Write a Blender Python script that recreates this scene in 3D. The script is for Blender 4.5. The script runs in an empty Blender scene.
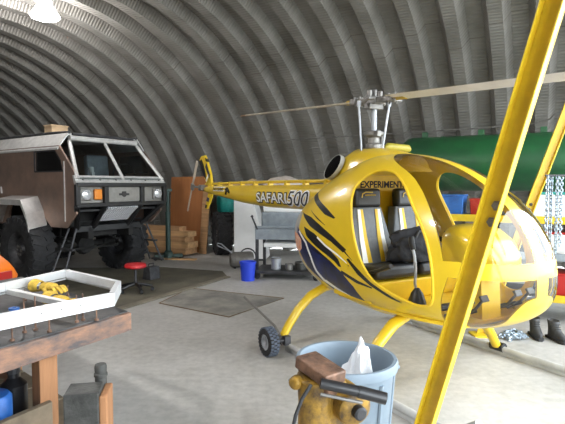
import bpy, bmesh, math, random
from math import sin, cos, pi, radians as R
from mathutils import Vector as V, Matrix, Euler
from mathutils.bvhtree import BVHTree
random.seed(7)
scene = bpy.context.scene
col = scene.collection
HAVE = {}

# ------------------------------------------------------------------ materials
def mat(name, color, rough=.6, metal=0., var=0., scale=6., bump=0., bscale=60., coat=0., color2=None, stretch=None, emit=0., spec=.5):
    m = bpy.data.materials.new(name); m.use_nodes = True
    nt = m.node_tree; b = nt.nodes['Principled BSDF']
    b.inputs['Base Color'].default_value = (*color, 1)
    b.inputs['Roughness'].default_value = rough
    b.inputs['Metallic'].default_value = metal
    b.inputs['Coat Weight'].default_value = coat
    b.inputs['Coat Roughness'].default_value = .08
    b.inputs['Specular IOR Level'].default_value = spec
    if emit:
        b.inputs['Emission Color'].default_value = (*color, 1); b.inputs['Emission Strength'].default_value = emit
    if var or color2 or bump:
        tc = nt.nodes.new('ShaderNodeTexCoord'); mp = nt.nodes.new('ShaderNodeMapping')
        nt.links.new(tc.outputs['Object'], mp.inputs['Vector'])
        if stretch: mp.inputs['Scale'].default_value = stretch
    if var or color2:
        n = nt.nodes.new('ShaderNodeTexNoise'); n.inputs['Scale'].default_value = scale; n.inputs['Detail'].default_value = 6; n.inputs['Roughness'].default_value = .65
        nt.links.new(mp.outputs[0], n.inputs['Vector'])
        cr = nt.nodes.new('ShaderNodeValToRGB')
        c2 = color2 or tuple(max(0, c*(1-var)) for c in color)
        c1 = color if color2 else tuple(min(1, c*(1+var*.6)) for c in color)
        cr.color_ramp.elements[0].position = .36; cr.color_ramp.elements[1].position = .64
        cr.color_ramp.elements[0].color = (*c2, 1); cr.color_ramp.elements[1].color = (*c1, 1)
        nt.links.new(n.outputs['Fac'], cr.inputs[0]); nt.links.new(cr.outputs[0], b.inputs['Base Color'])
    if bump:
        n2 = nt.nodes.new('ShaderNodeTexNoise'); n2.inputs['Scale'].default_value = bscale; n2.inputs['Detail'].default_value = 4
        nt.links.new(mp.outputs[0], n2.inputs['Vector'])
        bp = nt.nodes.new('ShaderNodeBump'); bp.inputs['Strength'].default_value = bump; bp.inputs['Distance'].default_value = .01
        nt.links.new(n2.outputs['Fac'], bp.inputs['Height']); nt.links.new(bp.outputs[0], b.inputs['Normal'])
    return m

def glass(name, tint=(.9, .95, 1), refl=1.0, rough=.02, clear=1.0):
    """thin acrylic sheet: see-through with fresnel gloss"""
    m = bpy.data.materials.new(name); m.use_nodes = True; nt = m.node_tree; nt.nodes.clear()
    out = nt.nodes.new('ShaderNodeOutputMaterial'); tr = nt.nodes.new('ShaderNodeBsdfTransparent'); tr.inputs[0].default_value = (*[c*clear for c in tint], 1)
    gl = nt.nodes.new('ShaderNodeBsdfGlossy'); gl.inputs['Roughness'].default_value = rough
    fr = nt.nodes.new('ShaderNodeFresnel'); fr.inputs[0].default_value = 1.5
    mu = nt.nodes.new('ShaderNodeMath'); mu.operation = 'MULTIPLY'; mu.inputs[1].default_value = refl; mu.use_clamp = True
    mx = nt.nodes.new('ShaderNodeMixShader')
    nt.links.new(fr.outputs[0], mu.inputs[0]); nt.links.new(mu.outputs[0], mx.inputs[0])
    nt.links.new(tr.outputs[0], mx.inputs[1]); nt.links.new(gl.outputs[0], mx.inputs[2]); nt.links.new(mx.outputs[0], out.inputs[0])
    return m

YEL = (.82, .56, .022)
M = dict(
    yellow=mat('yellow_paint', YEL, .28, 0, .05, 3, coat=.5),
    yellow_in=mat('yellow_gelcoat', (.82, .54, .02), .5, 0, .08, 4),
    yellow_steel=mat('yellow_enamel', (.72, .50, .02), .42, 0, .12, 9, coat=.1),
    black=mat('black_paint', (.012, .012, .014), .35, coat=.3),
    navy=mat('navy_paint', (.012, .022, .13), .35, coat=.3, color2=(.008, .01, .03), scale=5),
    white=mat('white_paint', (.92, .92, .90), .4),
    orange_flame=mat('orange_flame_paint', (.75, .22, .06), .5, color2=(.75, .6, .5), scale=30),
    greyedge=mat('grey_lip_paint', (.42, .42, .40), .5, var=.2),
    clear=glass('clear_acrylic', (.93, .93, .91), 1.3, .015),
    smoke=glass('smoked_acrylic', (.80, .76, .70), 1.6, .03),
    cabglass=glass('cab_glass', (.55, .6, .6), 1.2, .02),
    steel=mat('brushed_steel', (.22, .21, .195), .45, .5, .2, 12),
    lightsteel=mat('bright_steel', (.42, .44, .47), .4, .4, .1, 14),
    darksteel=mat('dark_steel', (.07, .07, .075), .5, .5, .4, 10),
    blade=mat('blade_paint', (.72, .68, .66), .35, 0, .12, 4),
    bladetan=mat('tan_blade', (.50, .43, .34), .5, 0, .25, 6),  # tan variant for one main blade and the tail rotor blades
    bladetip=mat('blade_tip_paint', (.30, .16, .07), .5, 0, .3, 8),
    vinyl=mat('black_vinyl', (.022, .023, .026), .42, bump=.15, bscale=120),
    greyvinyl=mat('grey_vinyl', (.13, .14, .155), .5, var=.15, scale=20),
    fabric=mat('black_nylon', (.012, .013, .018), .75, var=.5, scale=14, bump=.8, bscale=22),
    rubber=mat('tyre_rubber', (.025, .025, .027), .8, var=.45, scale=14, bump=.2, bscale=90),
    greyrubber=mat('grey_tread_rubber', (.10, .12, .16), .8, var=.3, scale=30),
    alu=mat('aluminium_sheet', (.66, .65, .63), .42, .45, .15, 8),
    alu_frame=mat('aluminium_extrusion', (.80, .81, .82), .35, .35, .06, 10),
    rustpanel=mat('bare_steel_panel', (.38, .25, .19), .40, .5, color2=(.25, .18, .15), scale=2.4),
    fender=mat('fender_sheet', (.52, .50, .48), .4, .6, .15, 7),
    bullbar=mat('black_bar_coating', (.014, .014, .015), .42, 0, .3, 10),
    dash=mat('olive_dash', (.12, .11, .075), .7, var=.3),
    chassis=mat('greasy_chassis', (.02, .019, .018), .7, .2, .5, 9),
    amber=mat('amber_lens', (.80, .25, .02), .3), lens=mat('headlight_lens', (.8, .82, .85), .12, .5, .25, 40),
    grille=mat('pale_grille_slats', (.88, .89, .92), .4, .2),
    badge=mat('grey_badge_panel', (.30, .29, .27), .5, .4, .15, 9),
    plywood=mat('plywood_face', (.40, .155, .05), .6, 0, .25, 3, stretch=(1, 1, .15)),
    lumber=mat('pine_lumber', (.60, .36, .17), .7, 0, .22, 4, stretch=(.2, 3, 3)),
    lumber2=mat('aged_lumber', (.46, .26, .12), .75, 0, .3, 4, stretch=(.2, 3, 3)),
    bench_top=mat('oily_bench_top', (.075, .072, .07), .55, 0, color2=(.030, .029, .03), scale=7, bump=.2, bscale=30),
    bench_edge=mat('stained_timber', (.30, .16, .10), .75, 0, color2=(.085, .075, .075), scale=6, stretch=(1, 1, 2.5), bump=.3, bscale=25),
    bench_leg=mat('red_brown_timber', (.36, .17, .075), .7, 0, .25, 4, stretch=(4, 4, .5)),
    shelfwood=mat('dusty_plank', (.22, .17, .115), .8, 0, .3, 5),
    glove=mat('yellow_leather', (.68, .45, .06), .75, 0, .4, 25, bump=.6, bscale=40),
    rust=mat('rusty_iron', (.26, .145, .095), .55, .3, color2=(.085, .05, .035), scale=18, bump=.5, bscale=45),
    rustyellow=mat('chipped_yellow_enamel', (.36, .20, .02), .5, .1, color2=(.06, .035, .018), scale=17, bump=.4, bscale=35),
    castiron=mat('grey_cast_iron', (.075, .075, .07), .6, .4, .4, 12, bump=.3, bscale=50),
    bin=mat('grey_bin_plastic', (.20, .255, .31), .5, 0, .08, 5),
    bag=mat('white_plastic_bag', (.82, .84, .88), .45, bump=.6, bscale=25),
    red=mat('red_vinyl', (.55, .02, .025), .4), redplastic=mat('red_plastic', (.45, .02, .015), .35),
    orange=mat('orange_plastic', (.85, .20, .015), .4), blue=mat('blue_plastic', (.02, .06, .62), .45),
    bluecan=mat('blue_enamel', (.02, .12, .42), .4, 0, .3, 8), teal=mat('teal_plastic', (.02, .30, .26), .5, 0, .25, 8),
    whitepanel=mat('white_enamel', (.80, .80, .79), .5, 0, .05, 4),
    greymetal=mat('blue_grey_enamel', (.30, .34, .38), .5, .2, .2, 6),
    cardboard=mat('cardboard', (.42, .30, .18), .8, 0, .15), linen=mat('faded_cloth', (.46, .40, .36), .9, 0, .2),
    standgreen=mat('dark_green_enamel', (.035, .065, .055), .5, .2, .25),
    tank=mat('green_tank_enamel', (.012, .105, .03), .45, 0, color2=(.012, .06, .024), scale=1.6),
    chain=mat('galvanised_chain', (.42, .50, .58), .35, .7, .35, 30),
    boot=mat('black_boot_leather', (.05, .05, .052), .6, 0, .4, 20),
    bootin=mat('boot_lining', (.03, .028, .026), .9),
    mat_dark=mat('oily_mat', (.15, .135, .095), .8, 0, color2=(.085, .078, .058), scale=2.2, bump=.2, bscale=40),
    mat_edge=mat('mat_edging', (.20, .175, .13), .8, 0, .3, 4),
    sheet=mat('stained_steel_sheet', (.33, .31, .27), .7, 0, color2=(.17, .165, .155), scale=2.6),
    sheet_edge=mat('rusty_sheet_edge', (.17, .105, .05), .8),
    olive=mat('olive_yellow_paint', (.36, .30, .03), .45), skidgrey=mat('pale_grey_paint', (.50, .50, .49), .5, 0, .15, 8),
    void_black=mat('painted_void_black', (.004, .004, .004), .9, spec=.05),
    lamp=mat('lamp_glow', (1, .98, 1), .4, emit=14.), lamphouse=mat('lamp_reflector', (.6, .6, .6), .4, .6),
    darkwall=mat('dark_endwall', (.16, .15, .14), .8, 0, .2, 2),
    gold=mat('gold_trim', (.55, .38, .05), .4, .3), dirt=mat('yard_gravel', (.42, .40, .37), .9, 0, .3, 3),
)

# ------------------------------------------------------------------ mesh builder
class MB:
    def __init__(s): s.v = []; s.f = []; s.m = []
    def add(s, vs, fs, mi=0, T=None):
        o = len(s.v)
        s.v += [tuple(T @ V(p)) if T is not None else tuple(p) for p in vs]
        for f in fs: s.f.append(tuple(o+i for i in f)); s.m.append(mi)
        return s
    def box(s, c, d, mi=0, rot=None, taper=1.0):
        x, y, z = d[0]/2, d[1]/2, d[2]/2
        vs = [(-x, -y, -z), (x, -y, -z), (x, y, -z), (-x, y, -z), (-x*taper, -y*taper, z), (x*taper, -y*taper, z), (x*taper, y*taper, z), (-x*taper, y*taper, z)]
        T = Matrix.Translation(c)
        if rot is not None: T = T @ (Euler(rot).to_matrix().to_4x4() if not isinstance(rot, Matrix) else rot)
        return s.add(vs, [(0, 3, 2, 1), (4, 5, 6, 7), (0, 1, 5, 4), (1, 2, 6, 5), (2, 3, 7, 6), (3, 0, 4, 7)], mi, T)
    def tube(s, pts, r, n=12, mi=0, cap=True, flat=1.0):
        """swept round bar through pts; r one radius or one per point; flat squashes the second axis"""
        pts = [V(p) for p in pts]; k = len(pts); rs = r if isinstance(r, (list, tuple)) else [r]*k
        up = None; rings = []
        for i, p in enumerate(pts):
            t = (pts[min(i+1, k-1)]-pts[max(i-1, 0)])
            t = t.normalized() if t.length > 1e-9 else V((0, 0, 1))
            if up is None:
                a = V((0, 0, 1)) if abs(t.z) < .9 else V((1, 0, 0)); up = t.cross(a).normalized()
            up = (up - t*up.dot(t)).normalized(); w = t.cross(up)
            rings.append([p+up*cos(2*pi*j/n)*rs[i]+w*sin(2*pi*j/n)*rs[i]*flat for j in range(n)])
        vs = [q for g in rings for q in g]; fs = []
        for i in range(k-1):
            for j in range(n): fs.append((i*n+j, i*n+(j+1) % n, (i+1)*n+(j+1) % n, (i+1)*n+j))
        if cap: fs += [tuple(range(n-1, -1, -1)), tuple((k-1)*n+j for j in range(n))]
        return s.add(vs, fs, mi)
    def lathe(s, prof, n=24, mi=0, T=None, caps=False):
        vs = []; fs = []; k = len(prof)
        for (r, z) in prof:
            for j in range(n): vs.append((r*cos(2*pi*j/n), r*sin(2*pi*j/n), z))
        for i in range(k-1):
            for j in range(n): fs.append((i*n+j, i*n+(j+1) % n, (i+1)*n+(j+1) % n, (i+1)*n+j))
        if caps: fs += [tuple(range(n-1, -1, -1)), tuple((k-1)*n+j for j in range(n))]
        return s.add(vs, fs, mi, T)
    def prism(s, poly, a, b, axis='y', mi=0, T=None):
        """polygon extruded along an axis from a to b; poly pairs are the other two axes in order"""
        def P(p, q): return (p[0], q, p[1]) if axis == 'y' else ((q, p[0], p[1]) if axis == 'x' else (p[0], p[1], q))
        n = len(poly); vs = [P(p, a) for p in poly]+[P(p, b) for p in poly]
        fs = [tuple(range(n)), tuple(range(2*n-1, n-1, -1))]+[(i, i+n, (i+1) % n+n, (i+1) % n) for i in range(n)]
        return s.add(vs, fs, mi, T)
    def loft(s, rings, mi=0, cap=True, T=None):
        n = len(rings[0]); vs = [p for g in rings for p in g]; fs = []
        for i in range(len(rings)-1):
            for j in range(n): fs.append((i*n+j, i*n+(j+1) % n, (i+1)*n+(j+1) % n, (i+1)*n+j))
        if cap: fs += [tuple(range(n-1, -1, -1)), tuple((len(rings)-1)*n+j for j in range(n))]
        return s.add(vs, fs, mi, T)
    def build(s, name, mats, parent=None, smooth=False, bevel=0., sub=0, solid=0., weld=False, seg=2, angle=40):
        me = bpy.data.meshes.new(name)
        me.from_pydata(s.v, [], s.f)
        mats = mats if isinstance(mats, (list, tuple)) else [mats]
        for m in mats: me.materials.append(m if not isinstance(m, str) else M[m])
        me.polygons.foreach_set('material_index', s.m)
        bm = bmesh.new(); bm.from_mesh(me)
        if weld: bmesh.ops.remove_doubles(bm, verts=bm.verts, dist=1e-4)
        bmesh.ops.recalc_face_normals(bm, faces=bm.faces)
        if smooth:
            for f in bm.faces: f.smooth = True
            for e in bm.edges:
                if len(e.link_faces) == 2 and e.calc_face_angle(0) > R(angle): e.smooth = False
        bm.to_mesh(me); bm.free()
        o = bpy.data.objects.new(name, me); col.objects.link(o)
        if parent is not None: o.parent = parent
        if solid:
            md = o.modifiers.new('s', 'SOLIDIFY'); md.thickness = solid; md.offset = -1
        if bevel:
            md = o.modifiers.new('b', 'BEVEL'); md.width = bevel; md.segments = seg; md.limit_method = 'ANGLE'; md.angle_limit = R(40)
        if sub:
            md = o.modifiers.new('u', 'SUBSURF'); md.levels = sub; md.render_levels = sub
        return o

def thing(name, label, cat, loc=(0, 0, 0), rz=0., group=None):
    o = bpy.data.objects.new(name, None); col.objects.link(o)
    o.location = loc; o.rotation_euler = (0, 0, rz); return tag(o, label, cat, group)
def tag(o, label, cat, group=None, kind=None):
    o['label'] = label; o['category'] = cat
    if group: o['group'] = group
    if kind: o['kind'] = kind
    return o
def struct(o): o['kind'] = 'structure'; return o
def at(o, loc, rz=0.): o.location = loc; o.rotation_euler = (0, 0, rz); return o
def TR(loc=(0, 0, 0), rot=(0, 0, 0)): return Matrix.Translation(loc) @ Euler(rot).to_matrix().to_4x4()

# ------------------------------------------------------------------ camera
CZ = 1.65; PITCH = .055; FPX = 490.
cd = bpy.data.cameras.new('camera'); cam = bpy.data.objects.new('camera', cd); col.objects.link(cam)
cam.location = (0, 0, CZ); cam.rotation_euler = (pi/2-PITCH, 0, 0)
cd.sensor_width = 36; cd.lens = 36*FPX/565; cd.clip_start = .05; scene.camera = cam

# ------------------------------------------------------------------ setting: an arched steel hangar, long axis turned 28 deg
TH = .49; CT, ST = cos(TH), sin(TH)
def B(bx, by, z=0.): return (bx*CT+by*ST, -bx*ST+by*CT, z)
RAD, YC, ZC, YN = 5.42, 5.58, -.73, 2.0
PHI0 = math.asin(-ZC/RAD)
def prof(s, off=0.):
    """arc length s from the far foot -> (by, z); off pushes outwards"""
    a1 = (pi/2-PHI0)*RAD; flat = YC-YN
    if s < a1:
        p = PHI0+s/RAD; return (YC+(RAD+off)*cos(p), ZC+(RAD+off)*sin(p))
    if s < a1+flat: return (YC-(s-a1), ZC+RAD+off)
    p = pi/2+(s-a1-flat)/RAD; return (YN+(RAD+off)*cos(p), ZC+(RAD+off)*sin(p))
STOT = 2*(pi/2-PHI0)*RAD+YC-YN

def vault_material():
    m = bpy.data.materials.new('galvanised_corrugated_steel'); m.use_nodes = True; nt = m.node_tree; b = nt.nodes['Principled BSDF']
    N = nt.nodes.new; L = nt.links.new
    uv = N('ShaderNodeUVMap'); sp = N('ShaderNodeSeparateXYZ'); L(uv.outputs[0], sp.inputs[0])
    def math_(op, a, c=None):
        n = N('ShaderNodeMath'); n.operation = op
        for i, q in enumerate((a, c)):
            if q is None: continue
            if isinstance(q, (int, float)): n.inputs[i].default_value = q
            else: L(q, n.inputs[i])
        return n.outputs[0]
    # fine cross corrugation
    w = math_('SINE', math_('MULTIPLY', sp.outputs[1], 2*pi/.062))
    bp = N('ShaderNodeBump'); bp.inputs['Strength'].default_value = .55; bp.inputs['Distance'].default_value = .008
    L(w, bp.inputs['Height']); L(bp.outputs[0], b.inputs['Normal'])
    # panel joints: every second panel offset
    pan = math_('FLOOR', math_('DIVIDE', sp.outputs[0], .63))
    par = math_('MODULO', math_('ABSOLUTE', pan), 2.)
    vv = math_('ADD', sp.outputs[1], math_('MULTIPLY', par, .42))
    fr = math_('MODULO', math_('ADD', vv, 1.05), 3.1)
    seam = math_('MULTIPLY', math_('LESS_THAN', fr, .016), .75)
    n1 = N('ShaderNodeTexNoise'); n1.inputs['Scale'].default_value = 1.3; n1.inputs['Detail'].default_value = 7; L(uv.outputs[0], n1.inputs['Vector'])
    cr = N('ShaderNodeValToRGB'); cr.color_ramp.elements[0].color = (.19, .18, .16, 1); cr.color_ramp.elements[1].color = (.28, .268, .245, 1)
    cr.color_ramp.elements[0].position = .35; cr.color_ramp.elements[1].position = .68
    L(n1.outputs['Fac'], cr.inputs[0])
    mx = N('ShaderNodeMix'); mx.data_type = 'RGBA'; L(seam, mx.inputs[0]); L(cr.outputs[0], mx.inputs[6]); mx.inputs[7].default_value = (.12, .10, .08, 1)
    L(mx.outputs[2], b.inputs['Base Color']); b.inputs['Roughness'].default_value = .55; b.inputs['Metallic'].default_value = .25
    return m

def build_vault():
    P = .63; x0 = -2.06-P*22; nper = 29; D = .19
    strips = [(0, .20, 0, 0), (.20, .30, 0, D), (.30, .53, D, D), (.53, .63, D, 0)]
    NS = 90; vs = []; fs = []; uvs = []
    for k in range(nper):
        for a, c, oa, oc in strips:
            o = len(vs)
            for i in range(NS+1):
                s = STOT*i/NS
                for (u, off) in ((a, oa), (c, oc)):
                    by, z = prof(s, off); bx = x0+k*P+u
                    vs.append(B(bx, by, z)); uvs.append((bx-x0, s))
            for i in range(NS): fs.append((o+2*i, o+2*i+1, o+2*i+3, o+2*i+2))
    me = bpy.data.meshes.new('ceiling'); me.from_pydata(vs, [], fs)
    ul = me.uv_layers.new(name='UVMap')
    for p in me.polygons:
        p.use_smooth = True
        for li in p.loop_indices: ul.data[li].uv = uvs[me.loops[li].vertex_index]
    me.materials.append(vault_material())
    o = bpy.data.objects.new('ceiling', me); col.objects.link(o); struct(o)
build_vault()

def floor_material():
    m = mat('concrete_floor', (.52, .505, .48), .62); nt = m.node_tree; b = nt.nodes['Principled BSDF']; N = nt.nodes.new; L = nt.links.new
    tc = N('ShaderNodeTexCoord')
    def noise(s, d=6):
        n = N('ShaderNodeTexNoise'); n.inputs['Scale'].default_value = s; n.inputs['Detail'].default_value = d; n.inputs['Roughness'].default_value = .6; L(tc.outputs['Object'], n.inputs['Vector']); return n.outputs['Fac']
    def ramp(f, a, b_, ca, cb):
        c = N('ShaderNodeValToRGB'); c.color_ramp.elements[0].position = a; c.color_ramp.elements[1].position = b_
        c.color_ramp.elements[0].color = (*ca, 1); c.color_ramp.elements[1].color = (*cb, 1); L(f, c.inputs[0]); return c.outputs[0]
    base = ramp(noise(.9), .3, .7, (.40, .385, .36), (.56, .545, .52))
    fine = ramp(noise(14, 8), .35, .65, (.82, .82, .82), (1, 1, 1))
    st = ramp(noise(1.7, 5), .26, .44, (.80, .785, .76), (1, 1, 1))
    def mul(a, c):
        x = N('ShaderNodeMix'); x.data_type = 'RGBA'; x.blend_type = 'MULTIPLY'; x.inputs[0].default_value = 1; L(a, x.inputs[6]); L(c, x.inputs[7]); return x.outputs[2]
    L(mul(mul(base, fine), st), b.inputs['Base Color'])
    bp = N('ShaderNodeBump'); bp.inputs['Strength'].default_value = .12; bp.inputs['Distance'].default_value = .01; L(noise(40, 5), bp.inputs['Height']); L(bp.outputs[0], b.inputs['Normal'])
    return m
mb = MB(); mb.add([B(-18, -7, 0), B(2.6, -7, 0), B(2.6, 11.3, 0), B(-18, 11.3, 0), B(-18, -7, -.2), B(2.6, -7, -.2), B(2.6, 11.3, -.2), B(-18, 11.3, -.2)],
                  [(0, 1, 2, 3), (7, 6, 5, 4), (0, 4, 5, 1), (1, 5, 6, 2), (2, 6, 7, 3), (3, 7, 4, 0)])
struct(mb.build('floor', floor_material()))
def bbox(mb, a, b, mi=0):
    """box in building axes from corner a to b"""
    vs = [B(x, y, z) for z in (a[2], b[2]) for (x, y) in ((a[0], a[1]), (b[0], a[1]), (b[0], b[1]), (a[0], b[1]))]
    return mb.add(vs, [(0, 3, 2, 1), (4, 5, 6, 7), (0, 1, 5, 4), (1, 2, 6, 5), (2, 3, 7, 6), (3, 0, 4, 7)], mi)
mb = MB(); bbox(mb, (-16.2, -3.6, 0), (-16, 11.2, 5)); struct(mb.build('wall_left', 'darkwall'))
# the right end of the arch is open to the yard: a flat rim of steel around the opening
XE = 2.35
mb = MB(); N_ = 90
rim = [prof(STOT*i/N_, -.02) for i in range(N_+1)]; rim2 = [prof(STOT*i/N_, .26) for i in range(N_+1)]
mb.loft([[B(XE, *a), B(XE+.03, *a), B(XE+.03, *b), B(XE, *b)] for a, b in zip(rim, rim2)]); struct(mb.build('trim_1', 'darksteel'))
mb = MB(); mb.add([B(2.6, -40, -.06), B(40, -40, -.06), B(40, 50, -.06), B(2.6, 50, -.06)], [(0, 1, 2, 3)]); struct(mb.build('yard_ground', 'dirt'))
#@SETTING_END
# ------------------------------------------------------------------ helicopter
HF = (.93, 5.02, 0.)           # mast axis on the ground; local +x runs to the nose
HRZ = -R(60)
def sse(t, p): return max(0., 1-min(1., abs(t))**p)**(1/p)
def pod_top(x): return .92+1.03*sse((x-.3)/1.53, 2.) if x > .3 else 1.15+.8*sse((.3-x)/1.3, 1.42)
def pod_bot(x): return .92-.45*sse((x-.6)/1.23, 2.6) if x > .6 else 1.15-.70*sse((.6-x)/1.6, 2.6)
def pod_w(x): return .66*sse((x-.45)/1.38, 2.6) if x > .45 else .66*sse((.45-x)/1.45, 2.8)
def pod_mid(x):
    t = max(0., min(1., (.6-x)/1.6)); return .92+.23*t*t*(3-2*t)
def pod_grid(nu=110, nv=140):
    """rings of the egg shaped cabin shell, tail end first"""
    rings = []
    for i in range(nu+1):
        x = .415-1.415*cos(pi*i/nu)
        w, zt, zb, zc = pod_w(x), pod_top(x), pod_bot(x), pod_mid(x); g = []
        for j in range(nv):
            a = 2*pi*(j+.5)/nv; c, s = cos(a), sin(a); e = 2/2.35
            y = w*math.copysign(abs(c)**e, c); q = abs(s)**e
            g.append((x, y, zc+(zt-zc)*q if s > 0 else zc-(zc-zb)*q))
        rings.append(g)
    return rings
def pod_polys(nu=110, nv=140):
    g = pod_grid(nu, nv); out = []
    for i in range(nu):
        for j in range(nv):
            k = (j+1) % nv
            out.append([V(g[i][j]), V(g[i+1][j]), V(g[i+1][k]), V(g[i][k])])
    return out
def pod_y(x, z):
    zt, zb, zc = pod_top(x), pod_bot(x), pod_mid(x)
    q = (z-zc)/(zt-zc) if z > zc else (zc-z)/(zc-zb)
    return pod_w(x)*max(0., 1-min(1, abs(q))**2.35)**(1/2.35)
def interp(pts, x):
    if x <= pts[0][0]: return pts[0][1]
    for (a, b), (c, d) in zip(pts, pts[1:]):
        if x <= c: return b+(d-b)*(x-a)/(c-a)
    return pts[-1][1]
def clip(polys, f):
    """split polygons along f = 0 -> (negative side, positive side)"""
    neg, pos = [], []
    for p in polys:
        vals = [f(v) for v in p]
        if all(q <= 0 for q in vals): neg.append(p); continue
        if all(q >= 0 for q in vals): pos.append(p); continue
        a, b = [], []
        for i in range(len(p)):
            v, w, s, t = p[i], p[(i+1) % len(p)], vals[i], vals[(i+1) % len(p)]
            if s <= 0: a.append(v)
            if s >= 0: b.append(v)
            if s*t < 0:
                m = v.lerp(w, s/(s-t)); a.append(m); b.append(m)
        if len(a) > 2: neg.append(a)
        if len(b) > 2: pos.append(b)
    return neg, pos
def sd_poly(poly):
    n = len(poly)
    def f(v):
        x, z = v.x, v.z; best = 1e9; ins = False
        for i in range(n):
            (ax, az), (bx, bz) = poly[i], poly[(i+1) % n]
            ex, ez = bx-ax, bz-az; t = max(0, min(1, ((x-ax)*ex+(z-az)*ez)/(ex*ex+ez*ez)))
            d = (x-ax-ex*t)**2+(z-az-ez*t)**2; best = min(best, d)
            if (az > z) != (bz > z) and x < ex*(z-az)/ez+ax: ins = not ins
        return -math.sqrt(best) if ins else math.sqrt(best)
    return f
def in_quad(polys, quad):
    """cut the part of polys inside a convex side-view quad -> (inside, rest)"""
    lo = [min(q[i] for q in quad) for i in (0, 1)]; hi = [max(q[i] for q in quad) for i in (0, 1)]
    cx = sum(q[0] for q in quad)/len(quad); cz = sum(q[1] for q in quad)/len(quad)
    near, rest = [], []
    for p in polys:
        if max(v.x for v in p) < lo[0] or min(v.x for v in p) > hi[0] or max(v.z for v in p) < lo[1] or min(v.z for v in p) > hi[1]: rest.append(p)
        else: near.append(p)
    for i in range(len(quad)):
        (ax, az), (bx, bz) = quad[i], quad[(i+1) % len(quad)]
        nx, nz = bz-az, ax-bx
        if abs(nx)+abs(nz) < 1e-7: continue
        sg = -1 if (cx-ax)*nx+(cz-az)*nz > 0 else 1
        near, out = clip(near, lambda v: sg*((v.x-ax)*nx+(v.z-az)*nz)); rest += out
    return near, rest
def smooth_loop(poly, it=2):
    for _ in range(it):
        q = []
        for i in range(len(poly)):
            a, b = poly[i], poly[(i+1) % len(poly)]
            q += [tuple(.75*s+.25*t for s, t in zip(a, b)), tuple(.25*s+.75*t for s, t in zip(a, b))]
        poly = q
    return poly

heli = thing('helicopter', 'yellow two seat bubble cabin helicopter with black tiger stripes parked on the concrete', 'helicopter', HF, HRZ)
faces = pod_polys()
DOORP = smooth_loop([(.35, 1.58), (.385, 1.69), (.52, 1.785), (.72, 1.775), (.92, 1.66), (1.066, 1.501), (1.202, 1.347), (1.301, 1.169), (1.345, .953), (1.335, .76), (1.20, .72), (1.069, .75), (.895, .801), (.711, .888), (.578, 1.049), (.461, 1.298)], 2)
_, faces = clip(faces, sd_poly(DOORP))
XP = [(.729, 1.387), (.963, 1.427), (1.071, 1.414), (1.247, 1.361), (1.498, 1.211), (1.69, 1.006), (1.775, .867), (1.822, .726), (1.90, .50), (1.97, .40)]
def smooth_interp(pts, x):
    return sum(interp(pts, x+d) for d in (-.09, -.06, -.03, 0, .03, .06, .09))/7
def cut(polys, fs):
    rest = []
    for f in fs: out, polys = clip(polys, f); rest += out
    return rest, polys
LOW = [(1.2, .575), (1.47, .58), (1.60, .61), (1.70, .67), (1.78, .76), (1.9, 1.0)]

faces, wind = cut(faces, (lambda v: v.z-1.10, lambda v: v.x-smooth_interp(XP, v.z), lambda v: abs(v.y)-.062))
faces, chin = cut(faces, (lambda v: .985-v.z, lambda v: v.x-(1.44-(.97-v.z)*.29), lambda v: v.z-smooth_interp(LOW, v.x), lambda v: abs(v.y)-.062))
STR = {
 'grey': ([(-1.05, 1.36), (-1.05, 1.235), (-1.05, 1.108), (-1.05, .96), (-1.05, .82), (-1.0, .72), (-.62, .60)], [(-.50, 1.36), (-.52, 1.235), (-.56, 1.108), (-.565, .96), (-.585, .82), (-.48, .70), (-.28, .59)]),
 'orange': ([(-.80, 1.15), (-.56, 1.13), (-.44, 1.085)], [(-.78, .94), (-.53, .94), (-.43, .99)]),
 'black': [([(-.40, 1.60), (-.189, 1.508), (.02, 1.431), (.199, 1.348)], [(-.44, 1.55), (-.241, 1.47), (.016, 1.367), (.183, 1.336)]),
  ([(-.514, 1.363), (-.241, 1.328), (-.054, 1.268), (.177, 1.182), (.412, 1.074)], [(-.407, 1.312), (-.235, 1.236), (-.048, 1.185), (.169, 1.124), (.365, 1.044)]),
  ([(-.382, 1.225), (-.13, 1.172), (.095, 1.081), (.298, .974), (.345, .908)], [(-.301, 1.131), (-.102, 1.054), (.098, .994), (.241, .944), (.308, .908)]),
  ([(-.30, 1.40), (-.12, 1.335), (.05, 1.27)], [(-.27, 1.385), (-.11, 1.315), (.05, 1.266)]),
  ([(-.20, 1.03), (.02, .99), (.20, .925)], [(-.17, 1.012), (.02, .968), (.20, .92)]),
  ([(.16, 1.19), (.33, 1.10), (.50, .99)], [(.155, 1.175), (.315, 1.082), (.50, .986)]),
  ([(.343, .88), (.577, .824), (.746, .795)], [(.33, .855), (.549, .797), (.743, .783)]),
  ([(.443, 1.004), (.60, .915), (.74, .838), (.952, .756), (1.039, .728)], [(.417, .99), (.57, .88), (.73, .806), (.932, .735), (1.034, .714)])],
 'navy': [([(-.58, 1.208), (-.307, 1.099), (-.059, 1.02), (.161, .945), (.35, .858), (.489, .755), (.568, .626)], [(-.597, 1.034), (-.50, .92), (-.38, .80), (-.14, .72), (.06, .645), (.3, .612), (.475, .604)])],
 'white': [([(-.50, 1.175), (-.30, 1.071), (-.19, .943), (-.12, .805), (.004, .722)], [(-.53, 1.155), (-.33, 1.055), (-.222, .922), (-.165, .785), (-.06, .697)]),
  ([(-.067, 1.15), (.095, 1.083), (.277, 1.026), (.444, .953)], [(-.08, 1.134), (.083, 1.066), (.272, 1.008), (.444, .943)]),
  ([(.013, .735), (.192, .682), (.371, .635)], [(-.04, .70), (.15, .656), (.33, .618)])]}
def strip_cut(polys, ab):
    a, b = ab; got = []
    for i in range(len(a)-1):
        ins, polys = in_quad(polys, [a[i], a[i+1], b[i+1], b[i]]); got += ins
    return got, polys
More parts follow.
